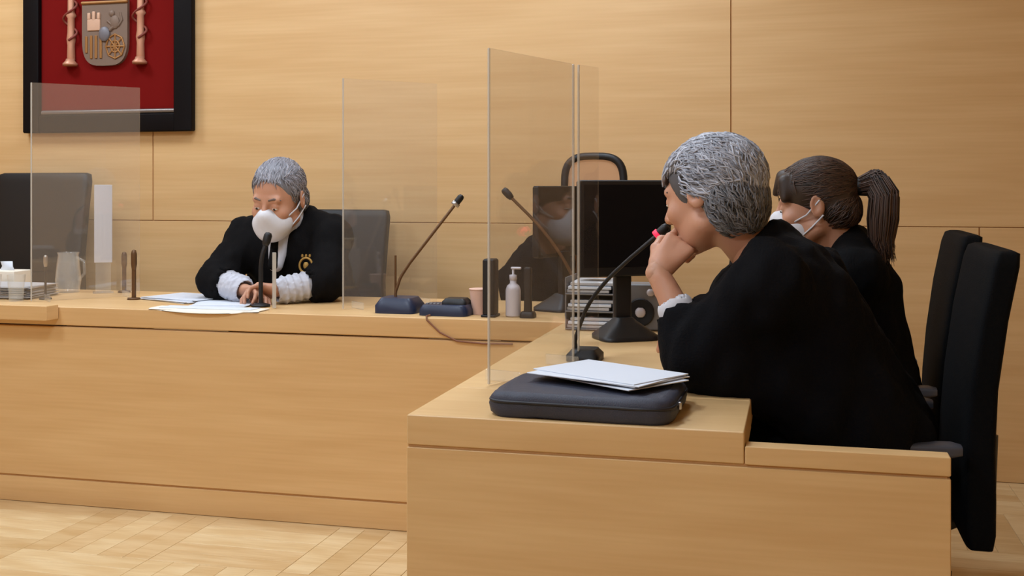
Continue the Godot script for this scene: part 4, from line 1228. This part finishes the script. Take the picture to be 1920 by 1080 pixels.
func desk_things() -> void:
	var y := 0.7262
	# soft laptop bag
	var s := Vector3(-0.39, y, -2.175)
	var q := Basis(Vector3.UP, -0.03)
	var o := thing("laptop_bag", s, "dark navy padded laptop bag lying flat on the side desk", "bag")
	var secs := []
	for r in [[0.0, 0.95], [0.006, 0.985], [0.022, 1.0], [0.036, 0.985], [0.044, 0.95], [0.047, 0.88]]:
		secs.append([Vector3(0, r[0], 0), q * Vector3(0.178 * r[1], 0, 0), q * Vector3(0, 0, 0.132 * r[1]), 8.0])
	part("body", folds(Geo.new().loft(secs, 72), 0.003, Vector3(20, 20, 20), 5), M.bag, o)
	var zp := []
	for k in 41:
		var a := TAU * k / 40
		zp.append(q * Vector3(0.1765 * signf(cos(a)) * pow(absf(cos(a)), 0.25), 0.029, 0.131 * signf(sin(a)) * pow(absf(sin(a)), 0.25)))
	part("zip", Geo.new().tube(zp, [0.0035], 6), M.bag_dark, o)
	part("zip_pull", Geo.new().box(q * Vector3(0.182, 0.026, 0.06), Vector3(0.006, 0.014, 0.01), 0.001), M.chrome, o)
	part("handle", Geo.new().tube([q * Vector3(-0.06, 0.045, -0.1), q * Vector3(-0.05, 0.054, -0.075), q * Vector3(0.05, 0.054, -0.075), q * Vector3(0.06, 0.045, -0.1)], [0.006], 8), M.bag_dark, o)
	# papers on the bag
	sheet("papers", Vector3(-0.362, 0.7815, -2.215), 0.17, 0.26, 0.95, 5, M.paper, "spread of bright white papers lying on the navy bag")
	# microphone with the red ring
	var b := Vector3(-0.515, y, -2.79)
	gooseneck(b, [b + Vector3(-0.02, 0.02, 0.0), b + Vector3(-0.018, 0.07, 0.005), b + Vector3(0.045, 0.185, 0.02), b + Vector3(0.185, 0.315, 0.035)], 0.005, 0.011, 0.035, slab(b, 0.085, 0.1, 0.028, 0.75), M.black_plastic, M.black_plastic, M.black_plastic, "black gooseneck microphone with glowing red ring before the grey-haired lawyer", M.red_ring)
	# monitor
	monitor(Vector3(-0.475, y, -3.2), 0.55, 0.285, 0.275, "black computer monitor on a trapezoid foot on the side desk")
	# clutter beyond the monitor
	o = thing("letter_trays", Vector3(-0.605, y, -3.45), "stack of grey letter trays full of papers behind the monitor foot", "trays")
	for k in 3:
		var yy := 0.003 + k * 0.053
		var tr := part("tray", Geo.new().box(Vector3(0, yy, 0), Vector3(0.15, 0.005, 0.2), 0.001).box(Vector3(-0.073, yy + 0.026, 0), Vector3(0.004, 0.047, 0.2), 0.001).box(Vector3(0.073, yy + 0.026, 0), Vector3(0.004, 0.047, 0.2), 0.001), M.grey_plastic, o)
		for n in 3:
			part("paper_bundle", Geo.new().box(Vector3(0.004 * n - 0.004, yy + 0.008 + n * 0.011, 0.004 * (n % 2)), Vector3(0.132, 0.009, 0.19), 0.001, Basis(Vector3.UP, 0.03 * (n - 1))), M[["paper_grey", "paper", "paper_grey"][n]], tr)
	o = thing("card_box", Vector3(-0.61, y + 0.16, -3.45), "beige card box on top of the stack of grey letter trays", "box")
	part("box", Geo.new().box(Vector3(0, 0.018, 0), Vector3(0.08, 0.034, 0.07), 0.003), M.box_beige, o)
	part("lid", Geo.new().box(Vector3(0, 0.041, 0), Vector3(0.086, 0.012, 0.075), 0.003), M.box_beige, o)
	o = thing("desk_speaker", Vector3(-0.455, y, -3.43), "grey desk loudspeaker with a round pale cone beside the letter trays", "loudspeaker")
	part("cabinet", Geo.new().box(Vector3(0, 0.07, 0), Vector3(0.12, 0.14, 0.09), 0.006), M.grey_plastic, o)
	part("cone", Geo.new().lathe([Vector2(0.0, 0.004), Vector2(0.014, 0.006), Vector2(0.02, 0.002), Vector2(0.038, 0.008), Vector2(0.042, 0.004), Vector2(0.042, 0.0), Vector2(0, 0)], Vector3(0, 0.055, 0.045), 24, Basis(Vector3.RIGHT, PI / 2)), M.black_plastic, o)
	part("dust_cap", Geo.new().ball(Vector3(0, 0.055, 0.05), Vector3(0.016, 0.016, 0.008), 14), M.bottle_white, o)
	part("tweeter", Geo.new().ball(Vector3(0.03, 0.115, 0.045), Vector3(0.012, 0.012, 0.006), 12), M.bottle_white, o)
